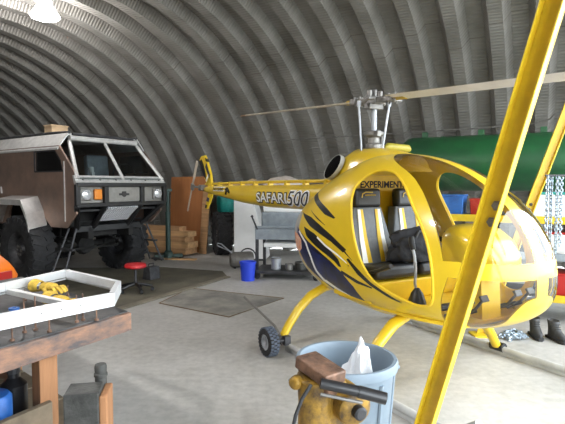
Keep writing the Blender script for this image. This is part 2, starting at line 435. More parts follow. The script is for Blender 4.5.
order = [(5, STR['orange'])]+[(4, s) for s in STR['white']]+[(2, s) for s in STR['black']]+[(3, s) for s in STR['navy']]+[(1, STR['grey'])]
mb = MB()
def add_polys(mb, polys, mi=0):
    for p in polys: mb.add(p, [tuple(range(len(p)))], mi)
for mi, s in order:
    got, faces = strip_cut(faces, s); add_polys(mb, got, mi)
add_polys(mb, faces, 0)
mb.build('cabin_shell', ['yellow', 'greyedge', 'black', 'navy', 'white', 'orange_flame'], heli, smooth=True, weld=True, solid=.016, angle=60).modifiers.new('e', 'EDGE_SPLIT').split_angle = R(45)
mb = MB(); add_polys(mb, [p for p in wind]); w_ = mb.build('windshield', ['clear'], heli, smooth=True, weld=True, angle=60); w_['label'] = 'clear acrylic upper bubble'
mb = MB(); add_polys(mb, chin); mb.build('chin_window', ['clear'], heli, smooth=True, weld=True, angle=60)
for sg in (-1, 1):
    mb = MB(); lp = [(x, sg*(pod_y(x, z)+.002), z) for x, z in DOORP]
    mb.tube(lp+[lp[0]], .011, 8, cap=False); mb.build('door_seal', ['yellow_in'], heli, smooth=True)

# bulkhead, floor, seat box inside the cabin
def ring_poly(x, k=.975, n=60):
    out = []
    for j in range(n):
        a = 2*pi*(j+.5)/n; c, s = cos(a), sin(a); e = 2/2.35; q = abs(s)**e; zc = pod_mid(x)
        out.append((k*pod_w(x)*math.copysign(abs(c)**e, c), zc+k*((pod_top(x)-zc)*q if s > 0 else -(zc-pod_bot(x))*q)))
    return out
mb = MB(); mb.prism(ring_poly(.09), .06, .09, 'x'); bk = mb.build('bulkhead', ['yellow_in'], heli)
mb = MB(); mb.loft([[(x, -w, .585), (x, w, .585), (x, w, .61), (x, -w, .61)] for x, w in ((.09, .50), (.6, .52), (1.1, .50), (1.45, .38))]); mb.build('cabin_floor', ['yellow_in'], heli)
mb = MB(); mb.prism([(.09, .61), (.62, .61), (.66, .80), (.09, .84)], -.56, .56, 'y'); mb.build('seat_box', ['yellow_in'], heli, bevel=.015)
def text_mesh(body, size, name, shear=0., ofs=0., bold=0.):
    cu = bpy.data.curves.new(name, 'FONT'); cu.body = body; cu.size = size; cu.shear = shear; cu.offset = ofs; cu.resolution_u = 3
    o = bpy.data.objects.new(name+'_src', cu); col.objects.link(o)
    dg = bpy.context.evaluated_depsgraph_get(); me = bpy.data.meshes.new_from_object(o.evaluated_get(dg))
    bpy.data.objects.remove(o); bpy.data.curves.remove(cu)
    bm = bmesh.new(); bm.from_mesh(me); bpy.data.meshes.remove(me)
    return bm
def place_text(bm, name, material, parent, fn, width=None, height=None, cuts=0):
    xs = [v.co.x for v in bm.verts]; ys = [v.co.y for v in bm.verts]; x0, x1, y0, y1 = min(xs), max(xs), min(ys), max(ys)
    if cuts:
        for i in range(1, cuts):
            c = y0+(y1-y0)*i/cuts
            bmesh.ops.bisect_plane(bm, geom=bm.verts[:]+bm.edges[:]+bm.faces[:], plane_co=(0, c, 0), plane_no=(0, 1, 0))
    for v in bm.verts:
        u = (v.co.x-x0)/(x1-x0) if width else v.co.x-x0; t = (v.co.y-y0)/(y1-y0) if height else v.co.y-y0
        v.co = fn(u*(width or 1), t*(height or 1))
    me = bpy.data.meshes.new(name); bm.to_mesh(me); bm.free(); me.materials.append(M[material])
    o = bpy.data.objects.new(name, me); col.objects.link(o); o.parent = parent; return o
place_text(text_mesh('EXPERIMENTAL', .1, 'lettering', ofs=.003), 'lettering', 'bootin', bk, lambda u, t: V((.0935, -.245+u, 1.622+t)), .68, .068)

# two seats
for sy in (-.27, .25):
    mb = MB()
    prof_ = [(.30, .90), (.22, 1.15), (.16, 1.44)]
    mb.loft([[(x+.075, sy-w, z), (x+.085, sy-w*.6, z), (x+.085, sy+w*.6, z), (x+.075, sy+w, z), (x-.03, sy+w, z), (x-.03, sy-w, z)] for (x, z), w in zip(prof_, (.235, .235, .17))])
    sb = mb.build('seat_back', ['greyvinyl'], heli, bevel=.012)
    hb = MB(); hb.box((.205, sy, 1.525), (.10, .315, .185), 0, (0, -.06, 0)); hr = hb.build('headrest', ['vinyl'], sb, bevel=.035, seg=4, smooth=True)
    tb = MB(); tb.tube([(.262, sy-.09, 1.53), (.262, sy-.085, 1.565), (.262, sy-.045, 1.583), (.262, sy+.04, 1.58)], .006, 6, flat=.5); tb.tube([(.262, sy-.05, 1.553), (.262, sy+.075, 1.555)], .006, 6); tb.build('embroidery', ['gold'], hr)
    def sx(z): return interp([(.90, .30), (1.15, .22), (1.44, .16)], z)+.088
    for sg in (-1, 1):
        for (ti, to, bi, bo, mm, nm) in ((.075, .105, .055, .105, 'yellow_in', 'yellow_stripe'), (.105, .135, .105, .165, 'white', 'white_stripe')):
            mb = MB(); zs = [.93+.49*i/6 for i in range(7)]
            mb.loft([[(sx(z)-.012, sy+sg*(bi+(ti-bi)*(z-.93)/.49), z), (sx(z)+.004, sy+sg*(bi+(ti-bi)*(z-.93)/.49), z), (sx(z)+.004, sy+sg*(bo+(to-bo)*(z-.93)/.49), z), (sx(z)-.012, sy+sg*(bo+(to-bo)*(z-.93)/.49), z)] for z in zs])
            mb.build(nm, [mm], sb)
    mb = MB(); mb.box((.45, sy, .865), (.44, .49, .12), 0, (0, -.08, 0)); cu_ = mb.build('seat_cushion', ['vinyl'], heli, bevel=.04, seg=3, smooth=True)
    mb = MB(); q_ = sy-.215 if sy < 0 else sy+.225; mb.tube([(.23, q_+.015, 1.40), (.27, q_, 1.2), (.34, q_-.02*(sy < 0), .98), (.44, q_-.02*(sy < 0), .93)], .022, 8, flat=.3); mb.build('seat_belt', ['vinyl'], heli)
# cyclic, pedestal, instrument console
mb = MB(); mb.tube([(.90, -.28, .70), (.885, -.29, .82), (.90, -.30, .95), (.875, -.29, 1.05), (.845, -.28, 1.11)], .0125, 8); st = mb.build('cyclic_stick', ['lightsteel'], heli, smooth=True)
mb = MB(); mb.tube([(.85, -.28, 1.10), (.83, -.28, 1.16), (.825, -.28, 1.21)], [.022, .026, .022], 10); mb.build('grip', ['vinyl'], st, smooth=True)
mb = MB(); mb.lathe([(.085, 0), (.075, .06), (.05, .13), (.02, .17)], 14, T=TR((.90, -.28, .61)), caps=True); mb.build('boot', ['vinyl'], st, smooth=True)
def console_ring(x, w, z0, z1, n=20):
    out = []
    for j in range(n):
        a = 2*pi*j/n; e = .55; c, s = cos(a), sin(a)
        out.append((x, w*math.copysign(abs(c)**e, c), (z0+z1)/2+(z1-z0)/2*math.copysign(abs(s)**e, s)))
    return out
mb = MB(); mb.loft([console_ring(1.13, .255, .90, 1.32), console_ring(1.16, .27, .885, 1.335), console_ring(1.34, .25, .90, 1.32), console_ring(1.48, .21, .93, 1.24), console_ring(1.56, .15, .98, 1.13), console_ring(1.58, .08, 1.02, 1.08)])
cs = mb.build('instrument_console', ['yellow'], heli, smooth=True, angle=50)
mb = MB(); mb.box((1.127, 0, 1.11), (.012, .44, .34)); ip = mb.build('instrument_panel', ['vinyl'], cs, bevel=.01)
for k, (yy, zz, rr) in enumerate(((-.14, 1.19, .045), (-.03, 1.19, .045), (.09, 1.19, .045), (-.14, 1.06, .035), (-.04, 1.06, .035))):
    mb = MB(); mb.lathe([(rr, 0), (rr, .008), (rr*.85, .01), (0.001, .006)], 16, T=TR((1.122, yy, zz), (0, -pi/2, 0))); mb.build('gauge', ['steel'], ip)
mb = MB(); mb.prism([(1.18, .61), (1.42, .61), (1.40, .92), (1.22, .92)], -.11, .11, 'y'); mb.build('console_pedestal', ['yellow_in'], cs)
for yy in (-.36, -.20, .20, .36):
    mb = MB(); mb.tube([(1.30, yy, .62), (1.42, yy, .70), (1.50, yy, .80)], .012, 8); mb.box((1.50, yy, .80), (.02, .08, .05), 0, (0, -.5, 0)); mb.tube([(1.32, yy-.05, .64), (1.40, yy+.05, .68)], .014, 8)
    mb.build('pedal', ['darksteel'], heli, bevel=.003)
mb = MB(); mb.tube([(1.33, -.42, .66), (1.33, .42, .66)], .016, 8); mb.tube([(1.25, -.42, .70), (1.25, -.1, .70)], .03, 8); mb.build('pedal_shaft', ['darksteel'], heli)
mb = MB(); mb.tube([(.50, -.525, .86), (.70, -.53, .92), (.85, -.53, .98)], [.016, .016, .022], 8); mb.build('collective_lever', ['vinyl'], heli, smooth=True)

# hump over the gearbox
mb = MB(); rings = []
for x, zt, w in ((-.62, 1.66, .12), (-.54, 1.80, .19), (-.45, 1.905, .23), (-.34, 1.975, .25), (-.2, 2.03, .25), (0, 2.028, .26), (.17, 2.018, .25), (.32, 1.99, .24), (.46, 1.955, .23), (.56, 1.925, .2)):
    zb = pod_top(x)-.16; rings.append([(x, w*cos(a)*(1.25 if sin(a) < .1 else 1), zb+(zt-zb)*max(0, sin(a))**.75) for a in [pi*k/18 for k in range(19)]])
mb.loft(rings); mb.build('rotor_cowling', ['yellow'], heli, smooth=True, angle=60)
mb = MB(); n_i = V((-.12, -1, .30)).normalized(); u_i = V((.80, 0, .60)); u_i = (u_i-n_i*u_i.dot(n_i)).normalized(); v_i = n_i.cross(u_i)
T_ = Matrix.Translation((-.335, -.25, 1.835)) @ Matrix((u_i, v_i, n_i)).transposed().to_4x4()
mb.lathe([(.165, -.02), (.170, .02), (.165, .028), (.158, .02)], 28, 1, T=T_ @ Matrix.Scale(.62, 4, (0, 1, 0))); mb.lathe([(.160, .022), (.10, .03), (.001, .032)], 28, 0, T=T_ @ Matrix.Scale(.62, 4, (0, 1, 0))); mb.build('air_intake', ['void_black', 'greyedge'], heli, smooth=True)  # near-black disc: the dark of the open intake is put into its colour
mb = MB(); mb.tube([(.03, .12, 2.03), (.03, .16, 2.045), (.03, .44, 2.035), (.03, .47, 2.02)], [.02, .04, .04, .02], 12); ft = mb.build('header_tank', ['olive'], heli, smooth=True)

# tail boom
def boom_ring(x, n=28):
    zt = interp([(-4.9, 1.60), (-4.5, 1.63), (-3.8, 1.645), (-2, 1.65), (-1.2, 1.655), (-.3, 1.68)], x)
    zb = interp([(-4.9, 1.54), (-4.5, 1.50), (-3.8, 1.44), (-3, 1.37), (-2.2, 1.335), (-1.2, 1.34), (-.3, 1.30)], x)
    hw = interp([(-4.9, .03), (-4.5, .06), (-3.8, .09), (-3, .11), (-2, .135), (-1.2, .15), (-.3, .17)], x)
    return zt, zb, hw
mb = MB(); rings = []
for i in range(40):
    x = -4.9+4.6*i/39; zt, zb, hw = boom_ring(x); zc = (zt+zb)/2
    rings.append([(x, hw*math.copysign(abs(cos(a))**.9, cos(a)), zc+(zt-zb)/2*math.copysign(abs(sin(a))**.9, sin(a))) for a in [2*pi*k/28 for k in range(28)]])
mb.loft(rings); boom = mb.build('tail_boom', ['yellow'], heli, smooth=True, angle=50)
def boom_pt(x, z, off=.004):
    zt, zb, hw = boom_ring(x); q = min(.999, abs(z-(zt+zb)/2)/((zt-zb)/2))
    return V((x, -(hw*(1-q**2.2)**(1/2.2)+off), z))
place_text(text_mesh('SAFARI', .2, 'lettering', ofs=.016), 'lettering', 'black', boom, lambda u, t: boom_pt(-2.40+u, 1.395+t, .004), .90, .165, 10)
place_text(text_mesh('SAFARI', .2, 'lettering', ofs=.004), 'lettering', 'white', boom, lambda u, t: boom_pt(-2.385+u, 1.41+t, .009), .87, .135, 10)
place_text(text_mesh('500', .2, 'lettering', .35, .016), 'lettering', 'white', boom, lambda u, t: boom_pt(-1.53+u, 1.375+t, .006), .58, .215, 12)
place_text(text_mesh('500', .2, 'lettering', .35, .0), 'lettering', 'black', boom, lambda u, t: boom_pt(-1.51+u, 1.39+t, .011), .54, .185, 12)
mb = MB(); n_ = 10
mb.loft([[boom_pt(-4.17+.55*i/n_, 1.545, .005), boom_pt(-4.17+.55*i/n_, 1.618, .005), boom_pt(-4.17+.55*i/n_, 1.625, -.01), boom_pt(-4.17+.55*i/n_, 1.55, -.01)] for i in range(n_+1)]); rp = mb.build('registration_plate', ['white'], boom)
place_text(text_mesh('N115RR', .1, 'lettering', ofs=.003), 'lettering', 'black', rp, lambda u, t: boom_pt(-4.14+u, 1.556+t, .012), .48, .05, 4)
mb = MB(); mb.tube([(-4.7, 0, 1.665), (-3, 0, 1.69), (-.55, 0, 1.70)], .022, 10); ds = mb.build('drive_shaft', ['yellow'], heli, smooth=True)
for i in range(9):
    mb = MB(); x = -4.5+i*.46; zt = boom_ring(x)[0]; mb.box((x, 0, zt+.02), (.05, .07, .075)); mb.tube([(x, -.03, zt+.05), (x, .03, zt+.05)], .012, 6); mb.build('shaft_bearing', ['yellow_steel'], ds, bevel=.006)
mb = MB(); mb.tube([(-3.55, -.10, 1.50), (-3.48, -.105, 1.60), (-3.42, -.10, 1.55)], .018, 6); mb.tube([(-3.55, -.10, 1.58), (-3.40, -.105, 1.53)], .018, 6); mb.build('boom_bracket', ['black'], boom)
# tail fin
def fin(name, poly, bars):
    mb = MB(); mb.prism(poly, -.022, .022, 'y'); f = mb.build(name, ['yellow'], heli, bevel=.012)
    for b in bars:
        m2 = MB(); m2.prism(b[0], -.026, .026, 'y'); m2.build('fin_stripe', [b[1]], f)
fin('tail_fin', [(-4.36, 1.63), (-4.58, 1.63), (-4.84, 1.90), (-4.96, 2.06), (-4.98, 2.13), (-4.88, 2.19), (-4.70, 2.20), (-4.60, 2.10), (-4.42, 1.85)],
    [([(-4.955, 2.10), (-4.945, 2.06), (-4.83, 1.90), (-4.72, 1.80), (-4.62, 1.74), (-4.66, 1.90), (-4.74, 2.02), (-4.84, 2.13)], 'black'), ([(-4.60, 2.05), (-4.66, 1.98), (-4.47, 1.77), (-4.44, 1.84)], 'navy'), ([(-4.62, 1.70), (-4.64, 1.74), (-4.52, 1.86), (-4.5, 1.82)], 'white'), ([(-4.56, 2.07), (-4.64, 2.09), (-4.66, 2.15), (-4.63, 2.13)], 'black')])
fin('ventral_fin', [(-4.32, 1.54), (-4.52, 1.54), (-4.62, 1.36), (-4.72, 1.20), (-4.62, 1.21), (-4.46, 1.36)],
    [([(-4.58, 1.43), (-4.62, 1.36), (-4.52, 1.34), (-4.47, 1.41)], 'navy'), ([(-4.66, 1.29), (-4.70, 1.22), (-4.62, 1.23), (-4.58, 1.28)], 'black')])
# tail rotor
mb = MB(); mb.tube([(-4.75, .02, 1.60), (-4.75, -.24, 1.62)], .022, 10); mb.box((-4.75, -.06, 1.60), (.14, .10, .11)); tg = mb.build('tail_gearbox', ['steel'], heli, bevel=.012)
mb = MB(); mb.box((-4.75, -.24, 1.62), (.09, .05, .12), 0, (0, R(28), 0)); hb = mb.build('tail_rotor_hub', ['steel'], heli, bevel=.01)
for sg in (1, -1):
    d = V((-.50, 0, -.85)).normalized()*sg; c0 = V((-4.75, -.245, 1.62)); mb = MB(); sd = V((d.z, 0, -d.x))
    mb.loft([[c0+d*t+sd*w+V((0, .008, 0)), c0+d*t+sd*w*.2+V((0, -.012, 0)), c0+d*t-sd*w+V((0, -.004, 0)), c0+d*t-sd*w*.2+V((0, .012, 0))] for t, w in ((.05, .02), (.12, .028), (.2, .042), (.5, .042), (.53, .03))])
    mb.build('tail_rotor_blade', ['bladetan'], heli, smooth=True)

# main rotor
mb = MB(); mb.tube([(0, 0, 1.95), (0, 0, 2.50)], .028, 14); mb.build('rotor_mast', ['lightsteel'], heli, smooth=True)
mb = MB(); mb.lathe([(.05, 2.0), (.085, 2.02), (.085, 2.06), (.06, 2.075), (.055, 2.13), (.10, 2.15), (.10, 2.185), (.05, 2.20)], 20, caps=True)
mb.box((.09, -.04, 2.16), (.08, .05, .06)); mb.box((-.09, .04, 2.16), (.08, .05, .06)); mb.tube([(0, .09, 2.02), (0, .1, 2.20)], .02, 8); mb.build('swashplate', ['steel'], heli, bevel=.006)
for (x0, y0, x1, y1) in ((-.06, -.115, -.07, -.14), (.05, .075, .09, .115)):
    mb = MB(); mb.tube([(x0, y0, 2.0), (x0, y0, 2.04), (x1, y1, 2.44), (x1, y1, 2.47)], .0125, 8); mb.lathe([(.02, -.03), (.024, 0), (.02, .03)], 8, T=TR((x1, y1, 2.47)), caps=True); mb.build('push_rod', ['lightsteel'], heli, smooth=True)
rot = Matrix.Translation((0, 0, 2.505)) @ Matrix.Rotation(R(-5), 4, 'Z') @ Matrix.Rotation(R(4.9), 4, 'Y')
mb = MB(); mb.add([tuple(rot @ V(p)) for p in []], [])
mb.box((0, 0, 0), (.20, .13, .075)); mb.box((0, 0, -.06), (.10, .17, .06)); mb.box((0, .065, .05), (.06, .03, .10)); mb.box((0, -.065, .05), (.06, .03, .10)); mb.tube([(0, 0, .02), (0, 0, .11)], .022, 10); mb.tube([(0, -.10, .03), (0, .10, .03)], .02, 10)
mb.v = [tuple(rot @ V(p)) for p in mb.v]; mb.build('rotor_hub', ['steel'], heli, bevel=.008)
def airfoil(x, c, t, pitch=0.):
    out = []
    for (u, w) in ((.25, 0), (.2, .55), (.05, 1), (-.2, .85), (-.5, .4), (-.75, 0), (-.5, -.25), (-.2, -.5), (.05, -.7), (.2, -.5)):
        y, z = u*c, w*t; out.append((x, y*cos(pitch)-z*sin(pitch), y*sin(pitch)+z*cos(pitch)))
    return out
for sg in (1, -1):
    rb = rot @ Matrix.Rotation(0 if sg > 0 else pi, 4, 'Z')
    def seg(rings):
        m = MB(); m.loft(rings); m.v = [tuple(rb @ V(p)) for p in m.v]; return m
    bl = seg([airfoil(x, .155, .016, -R(11)+R(3)*x/4) for x in (.32, .5, 1, 1.6, 2.2, 2.8, 3.4, 3.62)]).build('rotor_blade', ['blade' if sg > 0 else 'bladetan'], heli, smooth=True, angle=50)
    seg([airfoil(3.62, .155, .016, -R(9)), airfoil(3.85, .15, .013, -R(9)), airfoil(3.93, .07, .006, -R(9))]).build('blade_tip', ['bladetip'], bl, smooth=True)
    m = MB(); m.box((.19, 0, 0), (.26, .10, .055)); m.box((.30, 0, .0), (.10, .15, .06)); m.tube([(.10, -.07, .01), (.10, -.13, .01), (.02, -.15, -.03)], .018, 8)
    for k in range(4): m.tube([(.22+.05*k, .03*(-1)**k, -.05), (.22+.05*k, .03*(-1)**k, .055)], .011, 6)
    m.v = [tuple(rb @ V(p)) for p in m.v]; m.build('blade_grip', ['steel'], bl, bevel=.006)
    m = MB(); m.loft([airfoil(x, .09, .03, -R(12)) for x in (.30, .38, .50)]); m.v = [tuple(rb @ V(p)) for p in m.v]; m.build('root_cuff', ['gold'], bl, smooth=True)

# landing gear
def leg(x, sg):
    m = MB(); m.tube([(x, sg*.18, .57), (x, sg*.33, .555), (x, sg*.50, .485), (x, sg*.65, .36), (x, sg*.76, .22), (x, sg*.845, .09)], [.06, .06, .058, .055, .052, .048], 14, flat=.75)
    o = m.build('gear_leg', ['yellow'], heli, smooth=True)
    m = MB(); m.tube([(x-.07, sg*.87, .075), (x+.07, sg*.87, .075)], .045, 12); m.build('skid_saddle', ['black'], o, smooth=True)
for x in (-.40, .85):
    for sg in (-1, 1): leg(x, sg)
for sg in (-1, 1):
    m = MB(); m.tube([(-.62, sg*.87, .065), (-.2, sg*.87, .06), (1.5, sg*.87, .06), (1.72, sg*.87, .075), (1.88, sg*.87, .13), (2.0, sg*.87, .22)], .03, 12); m.build('skid_tube', ['skidgrey'], heli, smooth=True)
    m = MB(); m.box((.62, sg*.87, .02), (1.8, .03, .036)); m.build('skid_shoe', ['skidgrey'], heli)
wx, wy = -.22, -1.10
m = MB(); Tw = TR((wx, wy, .138), (pi/2, 0, 0)); m.lathe([(.07, -.045), (.105, -.052), (.128, -.045), (.137, -.02), (.137, .02), (.128, .045), (.105, .052), (.07, .045)], 32, T=Tw)
hw_ = m.build('handling_wheel', ['rubber'], heli, smooth=True)
m = MB()
for k in range(24):
    for s2 in (-.03, 0, .03):
        a = 2*pi*(k+(.5 if s2 == 0 else 0))/24; m.box((wx+.136*cos(a), wy+s2, .138+.136*sin(a)), (.014, .026, .022), 0, (0, -a, 0))
m.build('tread', ['greyrubber'], hw_)
m = MB(); m.lathe([(.001, .02), (.03, .05), (.032, .02), (.055, .005), (.07, .03), (.076, .046), (.07, .05)], 24, T=Tw)
for k in range(5):
    a = 2*pi*k/5; m.box((wx+.05*cos(a), wy-.02, .138+.05*sin(a)), (.05, .015, .018), 0, (0, -a, 0))
m.build('wheel_rim', ['lightsteel'], hw_, smooth=True)
m = MB(); m.tube([(wx, wy+.03, .138), (wx, -.90, .12)], .018, 8); m.box((wx, -.90, .12), (.06, .07, .09)); m.build('wheel_bracket', ['darksteel'], heli, bevel=.006)
m = MB(); m.tube([(-.30, -.93, .15), (-.41, -.93, .22), (-.52, -.93, .245), (-1.12, -.93, .375)], .013, 10); m.build('wheel_lever', ['steel'], heli, smooth=True)
# black bag lying on the far seat
def lump(c, r, seed, amp=.2, n=3):
    bm = bmesh.new(); bmesh.ops.create_icosphere(bm, subdivisions=4, radius=1)
    from mathutils import noise
    for v in bm.verts:
        k = 1+amp*noise.noise(v.co*1.7+V((seed, 0, 0)))+amp*.45*noise.noise(v.co*4.3+V((0, seed, 0)))
        v.co = V((v.co.x*r[0]*k, v.co.y*r[1]*k, max(-.55, v.co.z*k)*r[2]))+V(c)
    m = MB(); m.v = [tuple(v.co) for v in bm.verts]; m.f = [tuple(v.index for v in f.verts) for f in bm.faces]; m.m = [0]*len(m.f); bm.free(); return m
hm = Matrix.Translation(HF) @ Euler((0, 0, HRZ)).to_matrix().to_4x4()
bag = thing('holdall', 'crumpled black nylon bag lying on the two helicopter seats', 'bag', hm @ V((.53, .06, .955)), HRZ)
lump((0, 0, .10), (.15, .30, .19), 3.1, .28).build('bag_body', ['fabric'], bag, smooth=True)
m = MB(); m.tube([(.10, -.10, .20), (.11, -.06, .27), (.11, .02, .28), (.10, .08, .20)], .013, 8); m.build('carry_handle', ['vinyl'], bag, smooth=True)
lump((.03, .26, .055), (.10, .14, .08), 8.2, .3).build('side_pocket', ['fabric'], bag, smooth=True)
# ------------------------------------------------------------------ off-road truck
trk = thing('truck', 'bare metal forward control off-road truck with faceted cab and huge tyres by the back wall', 'truck', (-3.76, 8.99, 0), -R(35))
HB = .85
SIDE = [(1.33, 1.74), (1.30, 1.20), (1.02, .97), (.58, .97), (.26, 1.22), (.17, 1.43), (-.62, 1.43), (-.75, 1.2), (-.80, .95), (-2.3, .95), (-2.3, 2.28), (.83, 2.28)]
WIN = [(.13, 1.87), (.13, 2.20), (.74, 2.20), (.90, 2.05), (.97, 1.87)]
def side_panel(sg):
    # panel with a window opening: strips around the opening
    mb = MB(); y0, y1 = sg*HB, sg*(HB-.03)
    for poly in ([(1.33, 1.74), (1.30, 1.20), (1.02, .97), (.58, .97), (.26, 1.22), (.10, 1.43), (.10, 1.87), (1.245, 1.87)],
                 [(.97, 1.87), (1.245, 1.87), (.86, 2.28), (.74, 2.28), (.74, 2.20), (.90, 2.05)],
                 [(.13, 2.20), (.74, 2.20), (.74, 2.28), (.13, 2.28)],
                 [(.10, 1.43), (.10, 2.28), (.13, 2.28), (.13, 1.43)],
                 [(.10, 1.43), (-.62, 1.43), (-.75, 1.2), (-.80, .95), (-2.3, .95), (-2.3, 2.28), (.10, 2.28)]):
        mb.prism(poly, min(y0, y1), max(y0, y1), 'y')
    o = mb.build('side_panel', ['rustpanel'], trk); return o
for sg in (-1, 1):
    sp = side_panel(sg)
    mb = MB(); mb.prism(WIN, sg*(HB-.02)-.004, sg*(HB-.02)+.004, 'y'); g = mb.build('side_window', ['cabglass'], sp)
    mb = MB()
    lp = [(x, sg*(HB+.002), z) for x, z in WIN]; mb.tube(lp+[lp[0]], .012, 6); mb.build('window_seal', ['black'], sp)
    mb = MB(); mb.box((1.0, sg*(HB+.006), 1.55), (.022, .012, .95)); mb.tube([(-1.0, sg*(HB+.01), 1.5), (-1.0, sg*(HB+.02), 1.62)], .015, 6); mb.build('hinge_strip', ['alu'], sp)
    # roof chamfer
    mb = MB(); mb.loft([[(x, sg*(HB+.02), 2.24), (x, sg*.68, 2.49), (x, sg*.68, 2.46), (x, sg*(HB+.02), 2.21)] for x in (-2.3, .86)]); mb.build('roof_chamfer', ['alu'], trk)
    # flared fender
    mb = MB(); F_ = [(-1.02, 1.02), (-.85, 1.28), (-.64, 1.47), (.2, 1.47), (.36, 1.24), (.44, 1.02)]
    mb.loft([[(x, sg*.84, z), (x, sg*1.14, z-.06), (x, sg*1.14, z-.085), (x, sg*.84, z-.03)] for x, z in F_]); fd = mb.build('fender', ['fender'], trk)
    mb = MB(); mb.loft([[(x, sg*1.135, z-.06), (x, sg*1.145, z-.06), (x, sg*1.145, z-.15), (x, sg*1.135, z-.15)] for x, z in F_]); mb.build('fender_lip', ['alu'], fd)
mb = MB(); mb.box((-.75, 0, 2.475), (3.15, 1.36, .03)); mb.build('roof', ['alu'], trk, bevel=.01)
mb = MB(); mb.tube([(.86, -.66, 2.50), (.4, -.66, 2.515), (-.5, -.66, 2.515), (-2.2, -.66, 2.515)], .022, 8); mb.tube([(.86, .66, 2.50), (-2.2, .66, 2.515)], .022, 8); mb.tube([(.84, -.6, 2.48), (.84, .6, 2.48)], .022, 8); mb.build('roof_rail', ['darksteel'], trk, smooth=True)
mb = MB(); mb.box((-2.28, 0, 1.6), (.04, 1.66, 1.3)); mb.build('rear_panel', ['rustpanel'], trk)
# windshield: two panes in a frame
BL, TL = V((1.34, -.84, 1.74)), V((.85, -.66, 2.36)); BR, TRt = V((1.34, .84, 1.74)), V((.85, .66, 2.36))
mb = MB(); mb.tube([BL, TL], .035, 8); mb.tube([BR, TRt], .035, 8); mb.tube([(BL+BR)/2, (TL+TRt)/2], .03, 8); mb.tube([TL+V((0, 0, .05)), TRt+V((0, 0, .05))], .045, 8)
mb.loft([[(1.38, y, 1.66), (1.30, y, 1.80), (1.26, y, 1.80), (1.30, y, 1.66)] for y in (-.88, .88)]); wf = mb.build('windshield_frame', ['alu'], trk, bevel=.006)
for a, b, c, d in ((BL, (BL+BR)/2, (TL+TRt)/2, TL), ((BL+BR)/2, BR, TRt, (TL+TRt)/2)):
    mb = MB(); mb.add([a, b, c, d], [(0, 1, 2, 3)]); mb.build('windshield_pane', ['cabglass'], wf)
for y in (-.75, -.45, -.15, .15, .45, .75):
    mb = MB(); mb.lathe([(.016, 0), (.014, .012), (.001, .014)], 8, T=TR((1.345, y, 1.735), (0, R(62), 0))); mb.build('rivet', ['steel'], wf)
mb = MB(); mb.loft([[(1.30, y, 1.76), (.85, y, 1.74), (.85, y, 1.5), (1.30, y, 1.5)] for y in (-.8, .8)]); mb.build('dashboard', ['dash'], trk)
mb = MB(); mb.box((1.1, -.42, 1.80), (.05, .05, .12)); mb.tube([(1.08, -.42, 1.83), (1.06, -.42, 1.94)], [.035, .045], 10); mb.build('dash_lamp', ['white'], trk, smooth=True)
for y in (-.42, .42):
    mb = MB(); mb.box((-.02, y, 1.98), (.14, .46, .46), 0, (0, -.1, 0)); st = mb.build('cab_seat', ['greymetal'], trk, bevel=.04)
    mb = MB(); mb.box((.22, y, 1.72), (.48, .46, .12)); mb.build('cushion', ['greymetal'], st, bevel=.03)
mb = MB()
for k in range(25):
    pass
mb.tube([(.80+.05*cos(2*pi*k/24), .42+.19*cos(2*pi*k/24), 1.85+.18*sin(2*pi*k/24)) for k in range(25)], .014, 6); mb.tube([(.80, .42, 1.85), (1.05, .42, 1.65)], .02, 6); mb.build('steering_wheel', ['black'], trk, smooth=True)
# front: black bars, lamps, badge panel, slanted grille
mb = MB()
for z, x in ((1.655, 1.37), (1.335, 1.35)): mb.box((x, 0, z), (.07, 1.76, .065))
mb.box((.95, 0, .93), (.10, 1.34, .10)); mb.box((1.0, 0, 1.05), (.03, 1.25, .02))
for y in (-.86, -.36, .36, .86): mb.box((1.36, y, 1.50), (.07, .075, .32))
for y0, y1 in ((-.86, -.62), (-.36, -.34), (.36, .34), (.86, .62)): mb.tube([(1.34, y0, 1.33), (.95, y1, .93)], .045, 8)
mb.box((1.22, 0, 1.245), (.05, 1.5, .04)); fb = mb.build('front_bar', ['bullbar'], trk, bevel=.008)
mb = MB(); mb.box((1.30, 0, 1.50), (.03, 1.66, .30)); mb.build('nose_panel', ['badge'], trk)
mb = MB(); mb.box((1.34, 0, 1.495), (.02, .64, .235)); bp_ = mb.build('badge_panel', ['badge'], trk, bevel=.004)
mb = MB(); mb.box((1.353, 0, 1.495), (.008, .20, .035)); mb.lathe([(.045, 0), (.045, .01), (.001, .012)], 14, T=TR((1.35, 0, 1.495), (0, pi/2, 0))); mb.box((1.353, 0, 1.52), (.006, .08, .05)); mb.build('winged_badge', ['black'], bp_)
for sg in (-1, 1):
    mb = MB(); mb.box((1.335, sg*.71, 1.50), (.05, .19, .19)); h = mb.build('headlight', ['steel'], trk, bevel=.01)
    mb = MB(); mb.lathe([(.085, 0), (.08, .025), (.05, .04), (.001, .045)], 20, T=TR((1.355, sg*.71, 1.50), (0, pi/2, 0))); mb.build('headlight_lens', ['lens'], h, smooth=True)
    mb = MB(); mb.box((1.34, sg*.49, 1.50), (.05, .14, .17)); h = mb.build('turn_signal', ['amber'], trk, bevel=.02) if sg < 0 else None
    mb = MB(); mb.prism([(1.33, 1.33), (1.30, 1.24), (.92, .97), (.86, .97), (.86, 1.33)], sg*.80, sg*.83, 'y'); mb.build('chin_plate', ['chassis'], trk)
mb = MB()
for k in range(15):
    y = -.31+.62*k/14; mb.box((1.155, y+.05, 1.17), (.028, .03, .37), 0, (0, R(52), 0))
mb.build('grille', ['grille'], trk)
mb = MB(); mb.box((1.12, .05, 1.15), (.012, .64, .33), 0, (0, R(52), 0)); mb.build('grille_back', ['greymetal'], trk)
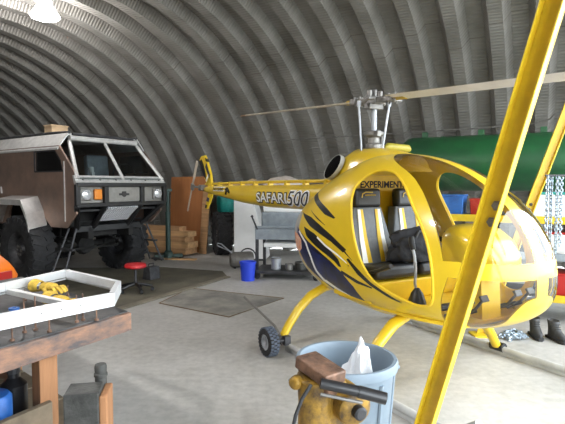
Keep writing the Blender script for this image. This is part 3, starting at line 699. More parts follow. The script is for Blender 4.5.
# chassis, axles, wheels
mb = MB()
for y in (-.40, .40): mb.box((-.6, y, .86), (3.2, .10, .20))
for x in (.6, -.5, -1.8): mb.box((x, 0, .86), (.12, .8, .14))
mb.box((-.3, 0, 1.15), (2.2, 1.3, .4)); mb.box((.55, 0, .95), (.5, .5, .35)); ch = mb.build('chassis', ['chassis'], trk, bevel=.01)
for x in (0, -2.3):
    mb = MB(); mb.tube([(x, -.75, .56), (x, .75, .56)], .06, 10); mb.lathe([(.16, -.1), (.2, 0), (.16, .1)], 14, T=TR((x, .1, .56), (0, pi/2, 0)), caps=True)
    for y in (-.45, .45):
        for k in range(4): mb.box((x, y, .66+.025*k), (1.1-.22*k, .07, .02))
        mb.tube([(x+.15, y, .56), (x+.2, y, 1.0)], .03, 8)
    mb.tube([(x+.2, -.7, .5), (x+.2, .7, .5)], .022, 8); mb.build('axle', ['chassis'], trk)
def tyre(mb_p, name, loc, r, w, parent, lugs=22, mm='rubber', rim='darksteel'):
    T = TR(loc, (pi/2, 0, 0)); k = r
    m = MB(); m.lathe([(.52*k, -.42*w), (.62*k, -.5*w), (.85*k, -.5*w), (.95*k, -.45*w), (.98*k, -.3*w), (.985*k, 0), (.98*k, .3*w), (.95*k, .45*w), (.85*k, .5*w), (.62*k, .5*w), (.52*k, .42*w)], 40, T=T)
    for i in range(lugs):
        for s2 in (-1, 1):
            a = 2*pi*(i+.25*(s2+1))/lugs; c = V(loc)+V((cos(a)*k*.975, s2*w*.27, sin(a)*k*.975))
            m.box(c, (.07*k, w*.42, k*.14), 0, Matrix.Rotation(-a, 4, 'Y') @ Matrix.Rotation(s2*.35, 4, 'X'))
            c = V(loc)+V((cos(a)*k*.90, s2*w*.48, sin(a)*k*.90)); m.box(c, (.16*k, w*.07, k*.11), 0, Matrix.Rotation(-a, 4, 'Y'))
    o = m.build(name, [mm], parent, smooth=True)
    m = MB()
    for s2 in (-1, 1): m.lathe([(.001, s2*.30*w), (.16*k, s2*.32*w), (.20*k, s2*.22*w), (.40*k, s2*.15*w), (.47*k, s2*.36*w), (.54*k, s2*.42*w)], 28, T=T)
    m.build('wheel_rim', [rim], o, smooth=True)
    m = MB()
    for i in range(6): a = 2*pi*i/6; m.tube([V(loc)+V((cos(a)*.13*k, -.30*w, sin(a)*.13*k)), V(loc)+V((cos(a)*.13*k, -.36*w, sin(a)*.13*k))], .02*k/.5, 6)
    m.build('wheel_nut', ['steel'], o); return o
for x in (0, -2.3):
    for sg in (-1, 1): tyre(None, 'wheel', (x, sg*.95, .565), .575, .40, trk)
# side steps under both front corners
for sg in (-1, 1):
    mb = MB()
    for dx in (0, .34): mb.tube([(.85+dx*.6, sg*.70, .95), (.80+dx, sg*.98, .24)], .018, 8)
    for t in (.45, .97): mb.box((.84+.17+.02*t, sg*(.70+.28*t), .95-.71*t), (.30, .06, .03))
    mb.build('step_ladder', ['darksteel'], trk)
wb = thing('wooden_box', 'small brown box lying on the roof of the truck cab', 'box', trk.matrix_basis @ V((-.05, -.35, 2.492)), -R(35))
mb = MB(); mb.box((0, 0, .095), (.24, .30, .19)); mb.build('box_body', ['cardboard'], wb, bevel=.006)
mb = MB(); mb.box((0, 0, .195), (.26, .32, .02)); mb.build('lid', ['cardboard'], wb, bevel=.004)

# floor mat under the truck, steel sheet on the concrete
def slab(name, pts, z, th, mats, label, cat, edge=None):
    mb = MB(); n = len(pts); mb.prism(pts, z, z+th, 'z'); o = mb.build(name, mats); tag(o, label, cat); return o
fm = slab('floor_mat', [(-2.25, 6.25), (-.98, 8.70), (-1.15, 9.3), (-2.4, 9.75), (-6.8, 9.6), (-6.5, 5.6), (-3.6, 5.0), (-2.75, 5.3)], .001, .006, ['mat_dark'], 'wide oil-darkened mat covering the concrete under the truck', 'mat')
mb = MB(); mb.loft([[(x-.06, y+.03, .007), (x+.06, y-.03, .007), (x+.05, y-.03, .022), (x-.05, y+.03, .022)] for x, y in ((-2.75, 5.3), (-2.25, 6.25), (-.98, 8.70))]); mb.build('mat_edging', ['mat_edge'], fm)
sh = slab('steel_sheet', [(-1.72, 6.75), (-1.48, 7.75), (.02, 7.05), (-.67, 6.03)], .001, .005, ['sheet'], 'flat stained steel sheet lying on the floor behind the helicopter wheel', 'sheet')
mb = MB(); q = [(-1.72, 6.75, .007), (-1.48, 7.75, .007), (.02, 7.05, .007), (-.67, 6.03, .007)]; mb.tube(q+[q[0]], .010, 6, flat=.5); mb.build('sheet_edge', ['sheet_edge'], sh)

# shop stool
def gp(px, py, z=0.):
    """point at height z under a photo pixel, used once to read positions off the floor"""
    up = (212-py)/FPX; c, s = cos(PITCH), sin(PITCH); d = V(((px-282.5)/FPX, c+up*s, -s+up*c)); t = (z-CZ)/d.z; return V((d.x*t, d.y*t, z))
stl = thing('shop_stool', 'low shop stool with round red seat and black five-star castor base', 'stool', (-2.27, 7.5, .008), .3)
mb = MB(); mb.lathe([(.001, .37), (.15, .37), (.165, .385), (.165, .41), (.15, .43), (.001, .437)], 28); mb.build('seat', ['red'], stl, smooth=True)
mb = MB(); mb.tube([(0, 0, .10), (0, 0, .37)], .022, 10); mb.lathe([(.05, .34), (.10, .37)], 14); mb.build('gas_column', ['darksteel'], stl)
for k in range(5):
    a = 2*pi*k/5; mb = MB(); mb.tube([(0, 0, .12), (.12*cos(a), .12*sin(a), .105), (.25*cos(a), .25*sin(a), .075)], [.028, .024, .018], 8); l = mb.build('base_arm', ['black'], stl, smooth=True)
    mb = MB(); mb.lathe([(.001, -.018), (.03, -.018), (.03, .018), (.001, .018)], 12, T=TR((.25*cos(a), .25*sin(a), .031), (pi/2, 0, a))); mb.build('castor', ['black'], l)
ck = thing('wheel_chock', 'small dark steel box on the mat between the truck tyre and the stool', 'chock', (-2.30, 8.52, .007), -.5)
mb = MB(); mb.prism([(-.10, 0), (.10, 0), (.08, .22), (-.06, .22)], -.12, .12, 'y'); mb.build('body', ['darksteel'], ck, bevel=.01)
mb = MB(); mb.tube([(0, -.06, .22), (0, -.06, .27), (0, .06, .27), (0, .06, .22)], .008, 6); mb.build('handle', ['darksteel'], ck)
# jack stand pole beside the lumber
ps = thing('pipe_stand', 'dark green steel pipe stand on a castor base beside the lumber pile', 'stand', (-2.52, 10.75, 0), .4)
mb = MB(); mb.tube([(0, 0, .08), (0, 0, 1.0)], .055, 12); mb.build('outer_tube', ['standgreen'], ps, smooth=True)
mb = MB(); mb.tube([(0, 0, 1.0), (0, 0, 1.52)], .04, 12); mb.lathe([(.06, 1.0), (.06, 1.06)], 12); mb.box((0, 0, 1.54), (.18, .10, .05)); mb.build('inner_tube', ['standgreen'], ps)
mb = MB(); mb.box((0, 0, .09), (.62, .10, .07)); mb.box((0, .1, .09), (.10, .5, .07)); mb.lathe([(.12, .07), (.10, .16), (.06, .22)], 14); bs = mb.build('base', ['standgreen'], ps, bevel=.008)
for x, y in ((-.28, 0), (.28, 0), (0, .32)):
    mb = MB(); mb.lathe([(.001, -.025), (.05, -.025), (.05, .025), (.001, .025)], 14, T=TR((x, y, .05), (pi/2, 0, 0))); mb.build('castor', ['rubber'], bs)

# ------------------------------------------------------------------ lumber and plywood by the wall
ang = -R(28)
def plank(name, bx, by, z, dx, dy, dz, m, label, cat, group=None, rot=(0, 0, 0)):
    mb = MB(); mb.box((0, 0, dz/2), (dx, dy, dz)); o = mb.build(name, [m], bevel=.004); o.location = B(bx, by, z); o.rotation_euler = (rot[0], rot[1], ang+rot[2]); return tag(o, label, cat, group)
for k in range(5):
    plank('plywood_sheet', -8.10+.13*k, 9.85-.08*k, 0, 1.02-.08*k, .024, 1.86-.05*(k % 3), 'plywood', ('rearmost orange-brown plywood sheet standing against the curved wall', 'second orange-brown plywood sheet from the wall', 'middle orange-brown plywood sheet of the standing five', 'orange-brown plywood sheet standing just behind the front one', 'front orange-brown plywood sheet facing the helicopter tail')[k], 'plywood', 'plywood sheets standing by the wall', (-.07, 0, 0))
plank('board', -7.20, 9.42, 0, .20, .03, 1.62, 'lumber2', 'narrow grey-brown board leaning at the right end of the plywood', 'board', None, (-.1, .03, .1))
lz = 0.05; labs = ('lowest pine beam of the lumber pile', 'second pine beam up in the lumber pile', 'third pine beam up in the lumber pile', 'fourth pine beam up in the lumber pile', 'topmost pine beam of the lumber pile')
for s_ in (-.7, .7): plank('spacer_block', -8.35+s_, 9.0, 0, .10, .55, .05, 'lumber2', 'short wooden spacer under the %s end of the lumber pile' % ('left' if s_ < 0 else 'right'), 'block')
for k, (h, l, dx) in enumerate(((.14, 2.3, 0), (.14, 2.25, .05), (.12, 2.3, -.05), (.12, 2.15, .08), (.10, 2.0, -.1))):
    plank('lumber_beam', -8.35+dx, 9.0+.03*(k % 2), lz, l, .42-.04*k, h, 'lumber' if k % 2 else 'lumber2', labs[k], 'lumber', 'pine beams in the lumber pile'); lz += h+.001
plank('floor_board', -7.2, 8.4, .0, 1.0, .16, .03, 'lumber', 'single pale board lying on the floor before the lumber pile', 'board', None, (0, 0, .3))

# ------------------------------------------------------------------ things along the back wall behind the tail
tl = thing('spare_wheel', 'large black knobbly wheel standing upright left of the white cabinet', 'wheel', (-1.44, 11.62, 0), -R(72))
tyre(None, 'tyre', (0, 0, .50), .50, .34, tl, 20)
tp = thing('storage_tub', 'teal plastic tub resting above the big spare wheel', 'tub', (-1.43, 12.32, 0), -.5)
mb = MB(); mb.lathe([(.001, .965), (.16, .97), (.19, 1.0), (.215, 1.2), (.21, 1.33), (.17, 1.39), (.08, 1.42), (.001, 1.42)], 20, T=Matrix.Scale(1.1, 4, (1, 0, 0)), caps=False); mb.build('tub_body', ['teal'], tp, smooth=True)
mb = MB()
for x, y in ((-.19, -.16), (.19, -.16), (.19, .16), (-.19, .16)): mb.tube([(x, y, 0), (x, y, .98)], .02, 6)
mb.box((0, 0, .95), (.44, .38, .03)); mb.build('wire_stand', ['darksteel'], tp)
wc = thing('white_cabinet', 'tall white cabinet with a sloping side behind the helicopter tail boom', 'cabinet', (-.68, 10.95, 0), -.12)
mb = MB(); mb.prism([(-.35, .03), (.36, .03), (.30, .5), (.12, 1.15), (.0, 1.60), (-.35, 1.60)], -.30, .30, 'y'); mb.build('body', ['whitepanel'], wc, bevel=.01)
mb = MB(); mb.box((-.02, -.305, .02), (.64, .02, .04)); mb.build('plinth', ['darksteel'], wc)
mb = MB(); mb.box((-.17, 0, 1.61), (.40, .62, .02)); mb.build('top', ['whitepanel'], wc, bevel=.004)
cb = thing('cardboard_sheet', 'folded brown cardboard lying on top of the white cabinet', 'cardboard', wc.matrix_basis @ V((-.20, .02, 1.622)), -.12)
mb = MB(); mb.prism([(-.27, 0), (.20, 0), (.27, .16), (.22, .17), (.10, .10), (-.25, .05)], -.2, .2, 'y'); mb.build('panel', ['cardboard'], cb)
# blue-grey machine on a cart
mc = thing('machine_cart', 'blue-grey sheet metal machine on a black castor cart behind the helicopter', 'cart', (.12, 8.75, 0), -.18)
for x in (-.52, .52):
    for y in (-.3, .3):
        mb = MB(); mb.box((x, y, .52), (.05, .05, .82)); mb.build('post', ['darksteel'], mc)
        mb = MB(); mb.lathe([(.001, -.02), (.055, -.02), (.055, .02), (.001, .02)], 14, T=TR((x, y, .056), (pi/2, 0, 0))); mb.build('castor', ['rubber'], mc)
mb = MB(); mb.box((0, 0, .13), (1.16, .70, .05)); mb.build('lower_shelf', ['darksteel'], mc, bevel=.006)
mb = MB(); mb.box((0, 0, .80), (1.10, .66, .20)); mb.box((0, -.34, .92), (1.1, .03, .04)); mb.build('drawer_case', ['greymetal'], mc, bevel=.01)
mb = MB(); mb.box((.05, -.06, .635), (.90, .50, .07), 0, (.15, 0, 0)); mb.build('pale_tray', ['whitepanel'], mc, bevel=.006)
mb = MB(); mb.box((.02, .05, 1.03), (.98, .5, .28)); mb.build('hood', ['greymetal'], mc, bevel=.03)
mb = MB(); mb.box((-.10, .08, 1.37), (.70, .42, .40)); mb.build('top_case', ['whitepanel'], mc, bevel=.02)
mb = MB(); mb.tube([(-.50, -.36, .88), (-.58, -.42, 1.10)], .015, 8); mb.lathe([(.001, -.03), (.03, 0), (.001, .03)], 8, T=TR((-.58, -.42, 1.11))); mb.build('lever', ['darksteel'], mc, smooth=True)
cl = thing('cloth_roll', 'faded beige cloth bundle on top of the blue-grey machine', 'cloth', mc.matrix_basis @ V((-.12, .08, 1.572)), -.18)
lump((0, 0, .085), (.34, .18, .15), 5.5, .2).build('bundle', ['linen'], cl, smooth=True)
for k, (x, y, r, h, mm, lb) in enumerate(((-.22, -.1, .09, .20, 'lightsteel', 'small bright metal can on the lower shelf of the machine cart'), (.02, -.14, .07, .10, 'steel', 'squat metal tin on the lower shelf of the machine cart'), (.22, -.08, .10, .13, 'castiron', 'dark iron pot on the lower shelf of the machine cart'))):
    c = thing('metal_can', lb, 'can', mc.matrix_basis @ V((x, y, .156)), 0)
    mb = MB(); mb.lathe([(.001, 0), (r, 0), (r, h), (r*.94, h), (r*.9, h-.01), (.001, h-.01)], 18); mb.build('can_body', [mm], c, smooth=True)
    mb = MB(); mb.lathe([(r*1.03, h-.012), (r*1.03, h+.004)], 18); mb.build('rim', ['steel'], c)
bk_ = thing('bucket', 'bright blue plastic bucket standing by the cart wheels', 'bucket', (-.60, 8.42, 0), .2)
mb = MB(); mb.lathe([(.001, .0), (.115, 0), (.135, .30), (.145, .30), (.145, .33), (.13, .33), (.11, .02), (.001, .02)], 28); mb.build('pail', ['blue'], bk_, smooth=True)
mb = MB(); mb.tube([(.145*cos(a), .02+.03*sin(a), .30+.0*a-.10*sin(a)) for a in [pi*k/12 for k in range(13)]], .004, 6); mb.build('bail_handle', ['steel'], bk_, smooth=True)
pot = thing('steel_tank', 'dull steel drum lying on its side with a looped pipe handle by the blue bucket', 'tank', (-.82, 9.75, 0), .25)
mb = MB(); mb.lathe([(.001, -.24), (.13, -.23), (.155, -.19), (.155, .19), (.13, .23), (.001, .24)], 24, T=TR((0, 0, .165), (0, pi/2, 0))); mb.build('drum', ['steel'], pot, smooth=True)
mb = MB(); mb.tube([(-.20, -.05, .30), (-.42, -.12, .50), (-.50, -.14, .52), (-.50, -.10, .47), (-.16, 0, .30)], .012, 8); mb.build('pipe_handle', ['lightsteel'], pot, smooth=True)
mb = MB(); mb.tube([(.12+.17*cos(a), -.02, .20+.18*sin(a)) for a in [2*pi*k/24 for k in range(25)]], .014, 8); mb.build('hose_ring', ['darksteel'], pot, smooth=True)
for x in (-.15, .15):
    mb = MB(); mb.box((x, 0, .012), (.04, .24, .024)); mb.build('cradle', ['darksteel'], pot)

# ------------------------------------------------------------------ green tank, air line, shelving on the right
gt = thing('storage_tank', 'long dark green cylindrical tank on steel cradles along the back wall', 'tank', B(.0, 9.12, 0), -R(28))
mb = MB(); L_ = 2.25
mb.lathe([(.001, -L_-.16), (.20, -L_-.145), (.38, -L_-.07), (.46, -L_+.03), (.48, -L_+.12), (.48, L_-.12), (.46, L_-.03), (.38, L_+.07), (.2, L_+.145), (.001, L_+.16)], 40, T=TR((0, 0, 2.03), (0, pi/2, 0)))
mb.build('vessel', ['tank'], gt, smooth=True)
for x in (-1.6, 0, 1.6):
    mb = MB(); mb.lathe([(.486, -.03), (.486, .03)], 40, T=TR((x, 0, 2.03), (0, pi/2, 0))); mb.build('band', ['tank'], gt)
for x in (-1.9, -.95, .0, .95, 1.9):
    mb = MB(); mb.box((x-.03, 0, 2.55), (.10, .08, .10)); mb.tube([(x-.03, 0, 2.48), (x-.03, 0, 2.55)], .03, 8); mb.build('valve', ['tank'], gt, bevel=.008)
for x in (-1.9, 1.9):
    mb = MB()
    for y in (-.40, .40): mb.box((x, y, .86), (.08, .08, 1.72))
    mb.box((x, 0, 1.60), (.10, .86, .08)); mb.box((x, 0, .25), (.06, .8, .06)); mb.build('cradle', ['darksteel'], gt)
al = MB(); pts = [B(-6.0, 9.45, 2.62), B(-3.5, 9.45, 2.64), B(-1, 9.42, 2.66), B(-.2, 9.38, 2.68), B(.05, 9.3, 2.74), B(.12, 9.25, 2.82)]
al.tube(pts, .013, 8); o = al.build('air_line', ['steel'], smooth=True); tag(o, 'thin grey air line running along the ribbed wall behind the rotor mast', 'pipe')
rk = thing('storage_rack', 'low steel rack with yellow shelf edges under the green tank', 'rack', B(.55, 7.0, 0), -R(28))
for x in (-2.40, -1.1, .2, 1.5):
    for y in (-.34, .34):
        mb = MB(); mb.box((x, y, .70), (.06, .05, 1.40)); mb.build('upright', ['darksteel'], rk)
for z in (.30, .80, 1.24):
    mb = MB(); mb.box((-.45, 0, z), (3.90, .66, .03)); s_ = mb.build('shelf', ['darksteel'], rk)
    mb = MB(); mb.box((-.45, -.36, z-.01), (3.98, .03, .09)); mb.build('shelf_edge', ['yellow_steel' if z != .80 else 'greymetal'], s_, bevel=.004)
def rk_box(x, y, z, d, m, label, lid=None):
    t = thing('storage_box', label, 'box', rk.matrix_basis @ V((x, y, z+.016)), -R(28))
    mb = MB(); mb.box((0, 0, d[2]/2), d, taper=1.06); mb.build('box_body', [m], t, bevel=.012)
    mb = MB(); mb.box((0, 0, d[2]+.012), (d[0]*1.1, d[1]*1.1, .03)); mb.build('lid', [lid or m], t, bevel=.008)
rk_box(-.33, -.08, .30, (.62, .40, .25), 'redplastic', 'red plastic box on the bottom shelf right of the helicopter nose')
rk_box(-.33, -.05, .80, (.56, .40, .24), 'whitepanel', 'white box on the middle shelf above the red box', 'redplastic')
rk_box(-.42, -.05, 1.24, (.5, .4, .28), 'whitepanel', 'white box with a teal lid on the top shelf behind the chains', 'teal')
rk_box(-1.72, -.05, 1.24, (.46, .36, .24), 'bluecan', 'dull blue box on the top shelf seen through the bubble', 'bluecan')
rk_box(-1.22, -.05, 1.24, (.34, .34, .19), 'redplastic', 'red box on the top shelf seen through the bubble')
rk_box(-2.24, -.05, 1.24, (.42, .36, .22), 'castiron', 'dark grey box at the left end of the top shelf')
for k, (x, y) in enumerate(((0, 0), (.15, -.11))):
    bt = thing('work_boot', ('left black work boot of the pair standing on the floor under the helicopter nose', 'right black work boot of the pair, nearer to the rack')[k], 'boot', (2.755+x, 5.28+y, 0), R(-100)+.25*k, 'pair of black work boots')
    mb = MB(); mb.prism([(-.09, -.045), (.07, -.05), (.17, -.045), (.21, -.02), (.21, .02), (.17, .045), (.07, .05), (-.09, .045)], 0, .03, 'z'); mb.build('sole', ['rubber'], bt, bevel=.006)
    rings = []
    for (z, x0, x1, w) in ((.03, -.09, .205, .048), (.07, -.085, .19, .05), (.10, -.08, .13, .048), (.13, -.075, .075, .046), (.16, -.078, .06, .048), (.205, -.084, .066, .056)):
        rings.append([((x0+x1)/2+(x1-x0)/2*cos(a), w*sin(a), z) for a in [2*pi*j/16 for j in range(16)]])
    mb = MB(); mb.loft(rings, cap=False); mb.build('upper', ['boot'], bt, smooth=True, solid=.006)
    mb = MB()
    for z in (.10, .125, .15, .175): mb.tube([(.07+.02*(z < .12), -.03, z), (.085+.03*(z < .12), 0, z+.005), (.07+.02*(z < .12), .03, z)], .004, 5)
    mb.build('laces', ['bootin'], bt)
def chain_mesh(pts, link=.042, r=.0062):
    """oval links strung along a path, alternate links turned a quarter"""
    m = MB(); acc = 0; out = []; pts = [V(p) for p in pts]
    step = link*.74; pos = 0
    for a, b in zip(pts, pts[1:]):
        L = (b-a).length; d = (b-a).normalized()
        while pos < L: out.append((a+d*pos, d)); pos += step
        pos -= L
    for i, (p, d) in enumerate(out):
        s = d.cross(V((0, 0, 1)) if abs(d.z) < .9 else V((1, 0, 0))).normalized()
        if i % 2: s = d.cross(s)
        m.tube([p+d*(link*.5*cos(t))*1.0+s*(link*.32*sin(t)) for t in [2*pi*k/10 for k in range(11)]], r, 5, cap=False)
    return m
def pile_chain(name, loc, seed, label, rad):
    rnd = random.Random(seed); t = thing(name, label, 'chain', loc, 0); pts = []
    for k in range(46):
        a = k*.75+rnd.uniform(-.3, .3); q = rad*(.25+.75*rnd.random()); pts.append((q*cos(a), q*.7*sin(a), .012+.07*(1-q/rad)+.02*rnd.random()))
    chain_mesh(pts, .05, .0075).build('chain_links', ['chain'], t, smooth=True); return t
pile_chain('chain_pile', (2.48, 5.20, 0), 3, 'heap of galvanised chain on the floor left of the work boots', .16)
pile_chain('chain_pile', (3.10, 5.08, 0), 5, 'heap of galvanised chain on the floor right of the work boots', .11)
for k, (px, dd, z1, z0) in enumerate(((547, 4.75, 1.72, 1.08), (551, 4.79, 1.72, .96), (557, 4.73, 1.72, .98), (561, 4.79, 1.72, 1.06))):
    X = (px-282.5)/FPX*dd; t = thing('hanging_chain', ('leftmost galvanised chain hanging from the hook bar right of the bubble', 'second galvanised chain from the left on the hook bar', 'third galvanised chain from the left on the hook bar', 'rightmost galvanised chain on the hook bar')[k], 'chain', (X, dd, z1), .3*k, 'galvanised chains on the hook bar')
    chain_mesh([(0, 0, 0), (0, 0, z0-z1)], .042, .0065).build('chain_links', ['chain'], t, smooth=True)
hb_ = thing('chain_stand', 'red steel stand with a bar that carries the hanging chains', 'stand', (2.66, 4.80, 0), 0)
mb = MB(); mb.tube([(-.12, -.05, 1.742), (.67, -.03, 1.742), (.67, .05, 1.735)], .010, 8); mb.build('hook_bar', ['darksteel'], hb_, smooth=True)
mb = MB(); mb.box((.66, .06, .88), (.05, .05, 1.72)); mb.build('post', ['darksteel'], hb_)
mb = MB(); mb.box((.82, .16, .012), (.40, .40, .024)); mb.build('base_plate', ['darksteel'], hb_, bevel=.004)

# ------------------------------------------------------------------ yellow gantry over the nose
gy = thing('gantry_hoist', 'yellow channel steel gantry with sloping legs crossing in front of the cabin', 'gantry', (0, 0, 0), 0)
def beam(p, q, wdt, dep, name, th=.012, flip=1, face=None):
    """C channel from p to q, web towards the viewer side, flanges behind"""
    p, q = V(p), V(q); d = (q-p).normalized(); v = (face if face is not None else V((-.35, -1, 0))); n = (v-d*v.dot(d)).normalized(); s = d.cross(n).normalized()
    m = MB()
    def bar(c0, c1, n0, n1):
        vs = [e+s*a+n*b for e in (p, q) for (a, b) in ((c0, n0), (c1, n0), (c1, n1), (c0, n1))]
        m.add(vs, [(0, 1, 2, 3), (7, 6, 5, 4), (0, 4, 5, 1), (1, 5, 6, 2), (2, 6, 7, 3), (3, 7, 4, 0)])
    h = wdt/2
    bar(-h, h, -dep-th, -dep); bar(-h, -h+th, -dep, 0); bar(h-th, h, -dep, 0)
    return m.build(name, ['yellow_steel'], gy, bevel=.002), d, n, s
bot, top = V((.548, 2.33, 0)), V((1.062, 1.58, 3.0))
near, d_, n_, s_ = beam(bot, top, .080, .042, 'near_leg', .006, face=V((-.70, -.72, 0)))
for t in (1.57, 1.64):
    c = bot+(top-bot).normalized()*t-n_*.042+s_*.016
    mb = MB(); Tb = Matrix.Translation(c) @ n_.to_track_quat('Z', 'Y').to_matrix().to_4x4(); mb.lathe([(.022, 0), (.022, .004), (.014, .004), (.014, .013), (.001, .014)], 6, T=Tb); mb.build('bolt', ['steel'], near)
far, d2, n2, s2 = beam((2.18, 5.3, 0), (3.23, 5.25, 3.0), .10, .05, 'far_leg')
for t in (1.53, 1.47):
    c = V((2.18, 5.3, 0))+d2*t-n2*.05
    mb = MB(); Tb = Matrix.Translation(c) @ n2.to_track_quat('Z', 'Y').to_matrix().to_4x4(); mb.lathe([(.018, 0), (.018, .01), (.001, .011)], 6, T=Tb); mb.build('bolt', ['darksteel'], far)
mb = MB(); mb.tube([(1.03, 1.55, 3.03), (3.26, 5.3, 3.03)], .07, 4); mb.build('top_beam', ['yellow_steel'], gy)
beam((2.2, .95, 0), (1.08, 1.56, 3.0), .115, .045, 'outer_leg'); beam((4.3, 4.7, 0), (3.26, 5.22, 3.0), .10, .05, 'outer_leg')
for p in ((.573, 2.33), (2.18, 5.3), (2.2, .95), (4.3, 4.7)):
    mb = MB(); mb.box((p[0], p[1], .01), (.2, .2, .02)); mb.build('foot_plate', ['yellow_steel'], gy)

# ------------------------------------------------------------------ work bench in the left foreground
BZ = .85
C0 = V((-.985, 3.08, 0)); E1 = V((-.50, -.866, 0)).normalized(); E2 = V((-.74, .67, 0)).normalized()
def q2(a, b): p = C0+E1*a+E2*b; return (p.x, p.y)
wbch = thing('work_bench', 'heavy timber work bench with dark oily top in the left foreground', 'bench', (0, 0, 0), 0)
mb = MB(); mb.prism([q2(.0, 0), q2(1.6, 0), q2(1.6, 1.75), q2(.0, 1.75)], BZ-.035, BZ, 'z'); mb.build('bench_top', ['bench_top'], wbch, bevel=.004)
mb = MB(); mb.prism([q2(-.01, -.03), q2(1.6, -.03), q2(1.6, .07), q2(-.01, .07)], BZ-.122, BZ-.008, 'z'); mb.build('front_beam', ['bench_edge'], wbch, bevel=.006)
mb = MB(); mb.prism([q2(-.01, .07), q2(.08, .07), q2(.08, 1.74), q2(-.01, 1.74)], BZ-.122, BZ-.036, 'z'); mb.build('end_beam', ['bench_edge'], wbch, bevel=.006)
for a, b in ((.475, .06), (.08, 1.6), (1.5, .08), (1.5, 1.6)):
    mb = MB(); mb.prism([q2(a, b), q2(a+.11, b), q2(a+.11, b+.11), q2(a, b+.11)], 0, BZ-.123 if b < 1 else BZ-.036, 'z'); mb.build('leg', ['bench_leg'], wbch, bevel=.004)
for k in range(5):
    b = .02+.33*k; mb = MB(); mb.prism([q2(.30, b), q2(1.6, b), q2(1.6, b+.31), q2(.30, b+.31)], .26, .30, 'z'); mb.build('shelf_plank', ['shelfwood'], wbch, bevel=.004)
mb = MB(); mb.prism([q2(.53, .02), q2(1.6, .02), q2(1.6, .06), q2(.53, .06)], .30, .46, 'z'); mb.build('shelf_lip', ['shelfwood'], wbch, bevel=.004)
# clutter on its shelf
def shelf_thing(name, label, cat, a, b, build, z=.301):
    p = q2(a, b); t = thing(name, label, cat, (p[0], p[1], z), .4); build(t)
def can(t):
    mb = MB(); mb.lathe([(.001, 0), (.10, 0), (.105, .02), (.105, .22), (.09, .24), (.001, .245)], 22); mb.build('can_body', ['bluecan'], t, smooth=True)
    mb = MB(); mb.lathe([(.03, .245), (.03, .275), (.001, .276)], 12); mb.build('cap', ['darksteel'], t)
shelf_thing('paint_can', 'blue metal can on the lower shelf of the work bench', 'can', .80, .22, can)
def can2(t):
    mb = MB(); mb.lathe([(.001, 0), (.07, 0), (.07, .22), (.03, .26), (.03, .29), (.001, .29)], 18); mb.build('bottle_body', ['black'], t, smooth=True)
    mb = MB(); mb.lathe([(.034, .285), (.034, .32), (.001, .32)], 12); mb.build('cap', ['darksteel'], t)
shelf_thing('oil_bottle', 'black oil bottle beside the bench leg on the lower shelf', 'bottle', .64, .30, can2)
def can3(t):
    mb = MB(); mb.lathe([(.001, 0), (.085, 0), (.085, .17), (.075, .18), (.001, .18)], 18, T=TR((0, 0, .30), (0, pi/2, .5))); mb.build('tin_body', ['redplastic'], t, smooth=True)
    mb = MB(); mb.box((.08, 0, .107), (.24, .24, .215)); mb.build('crate', ['shelfwood'], t, bevel=.006)
shelf_thing('tin_crate', 'small wooden crate with a dark red tin lying on it under the bench', 'crate', .72, .62, can3)

# aluminium frame lying on studs on the bench
FZ = .93; H_ = .055
fr_ = thing('aluminium_frame', 'white aluminium frame standing on threaded studs on the work bench', 'frame', (0, 0, 0), 0)
fp = [V((-2.22, 2.40, 0)), V((-1.875, 3.24, 0)), V((-1.68, 3.78, 0)), V((-1.10, 3.31, 0)), V((-1.015, 2.93, 0)), V((-1.41, 2.44, 0)), V((-1.85, 1.90, 0))]
cen = sum(fp, V((0, 0, 0)))/len(fp)
for i in range(len(fp)):
    a, b = fp[i], fp[(i+1) % len(fp)]; d = (b-a).normalized(); n = V((-d.y, d.x, 0))
    if (cen-a).dot(n) < 0: n = -n
    mb = MB(); mb.prism([(p.x, p.y) for p in (a, b, b+n*.035, a+n*.035)], FZ+(.012 if i < 3 else 0), FZ+H_*1.25, 'z')
    mb.prism([(p.x, p.y) for p in (a, b, b+n*.007, a+n*.007)], FZ-.012, FZ+.001, 'z')
    rl = mb.build('rail', ['alu_frame'], fr_, bevel=.003)
    for k in range(1, int((b-a).length/.11)):
        c = a+d*.11*k-n*.0005; mb = MB(); Tb = Matrix.Translation(c+V((0, 0, FZ+.035))) @ (-n).to_track_quat('Z', 'Y').to_matrix().to_4x4(); mb.lathe([(.0045, 0), (.0045, .0015), (.0005, .002)], 6, T=Tb)
        if 3 < i < 6: mb.build('screw_head', ['darksteel'], rl)
a, b = V((-1.48, 3.06, 0)), V((-1.16, 2.76, 0)); d = (b-a).normalized(); n = V((-d.y, d.x, 0))
mb = MB(); a2, b2 = V((-1.86, 3.25, 0)), V((-1.17, 2.80, 0)); d = (b2-a2).normalized(); n = V((-d.y, d.x, 0)); mb.prism([(p.x, p.y) for p in (a2, b2, b2+n*.04, a2+n*.04)], FZ-.01, FZ+.025, 'z'); mb.build('cross_bar', ['alu'], fr_, bevel=.003)
def stud(x, y, h=.14):
    mb = MB(); mb.tube([(x, y, BZ), (x, y, BZ+h)], .0045, 8); mb.lathe([(.013, BZ), (.013, BZ+.012)], 6, T=TR((x, y, 0)), caps=True); mb.build('threaded_stud', ['rust'], fr_)
for x, y, h in ((-1.40, 2.62, .19), (-1.36, 2.66, .19), (-1.20, 2.82, .16), (-1.18, 2.86, .16), (-1.10, 2.86, .10), (-1.27, 2.63, .08), (-1.39, 2.48, .08), (-1.55, 3.5, .08), (-1.78, 3.35, .08)): stud(x, y, h)
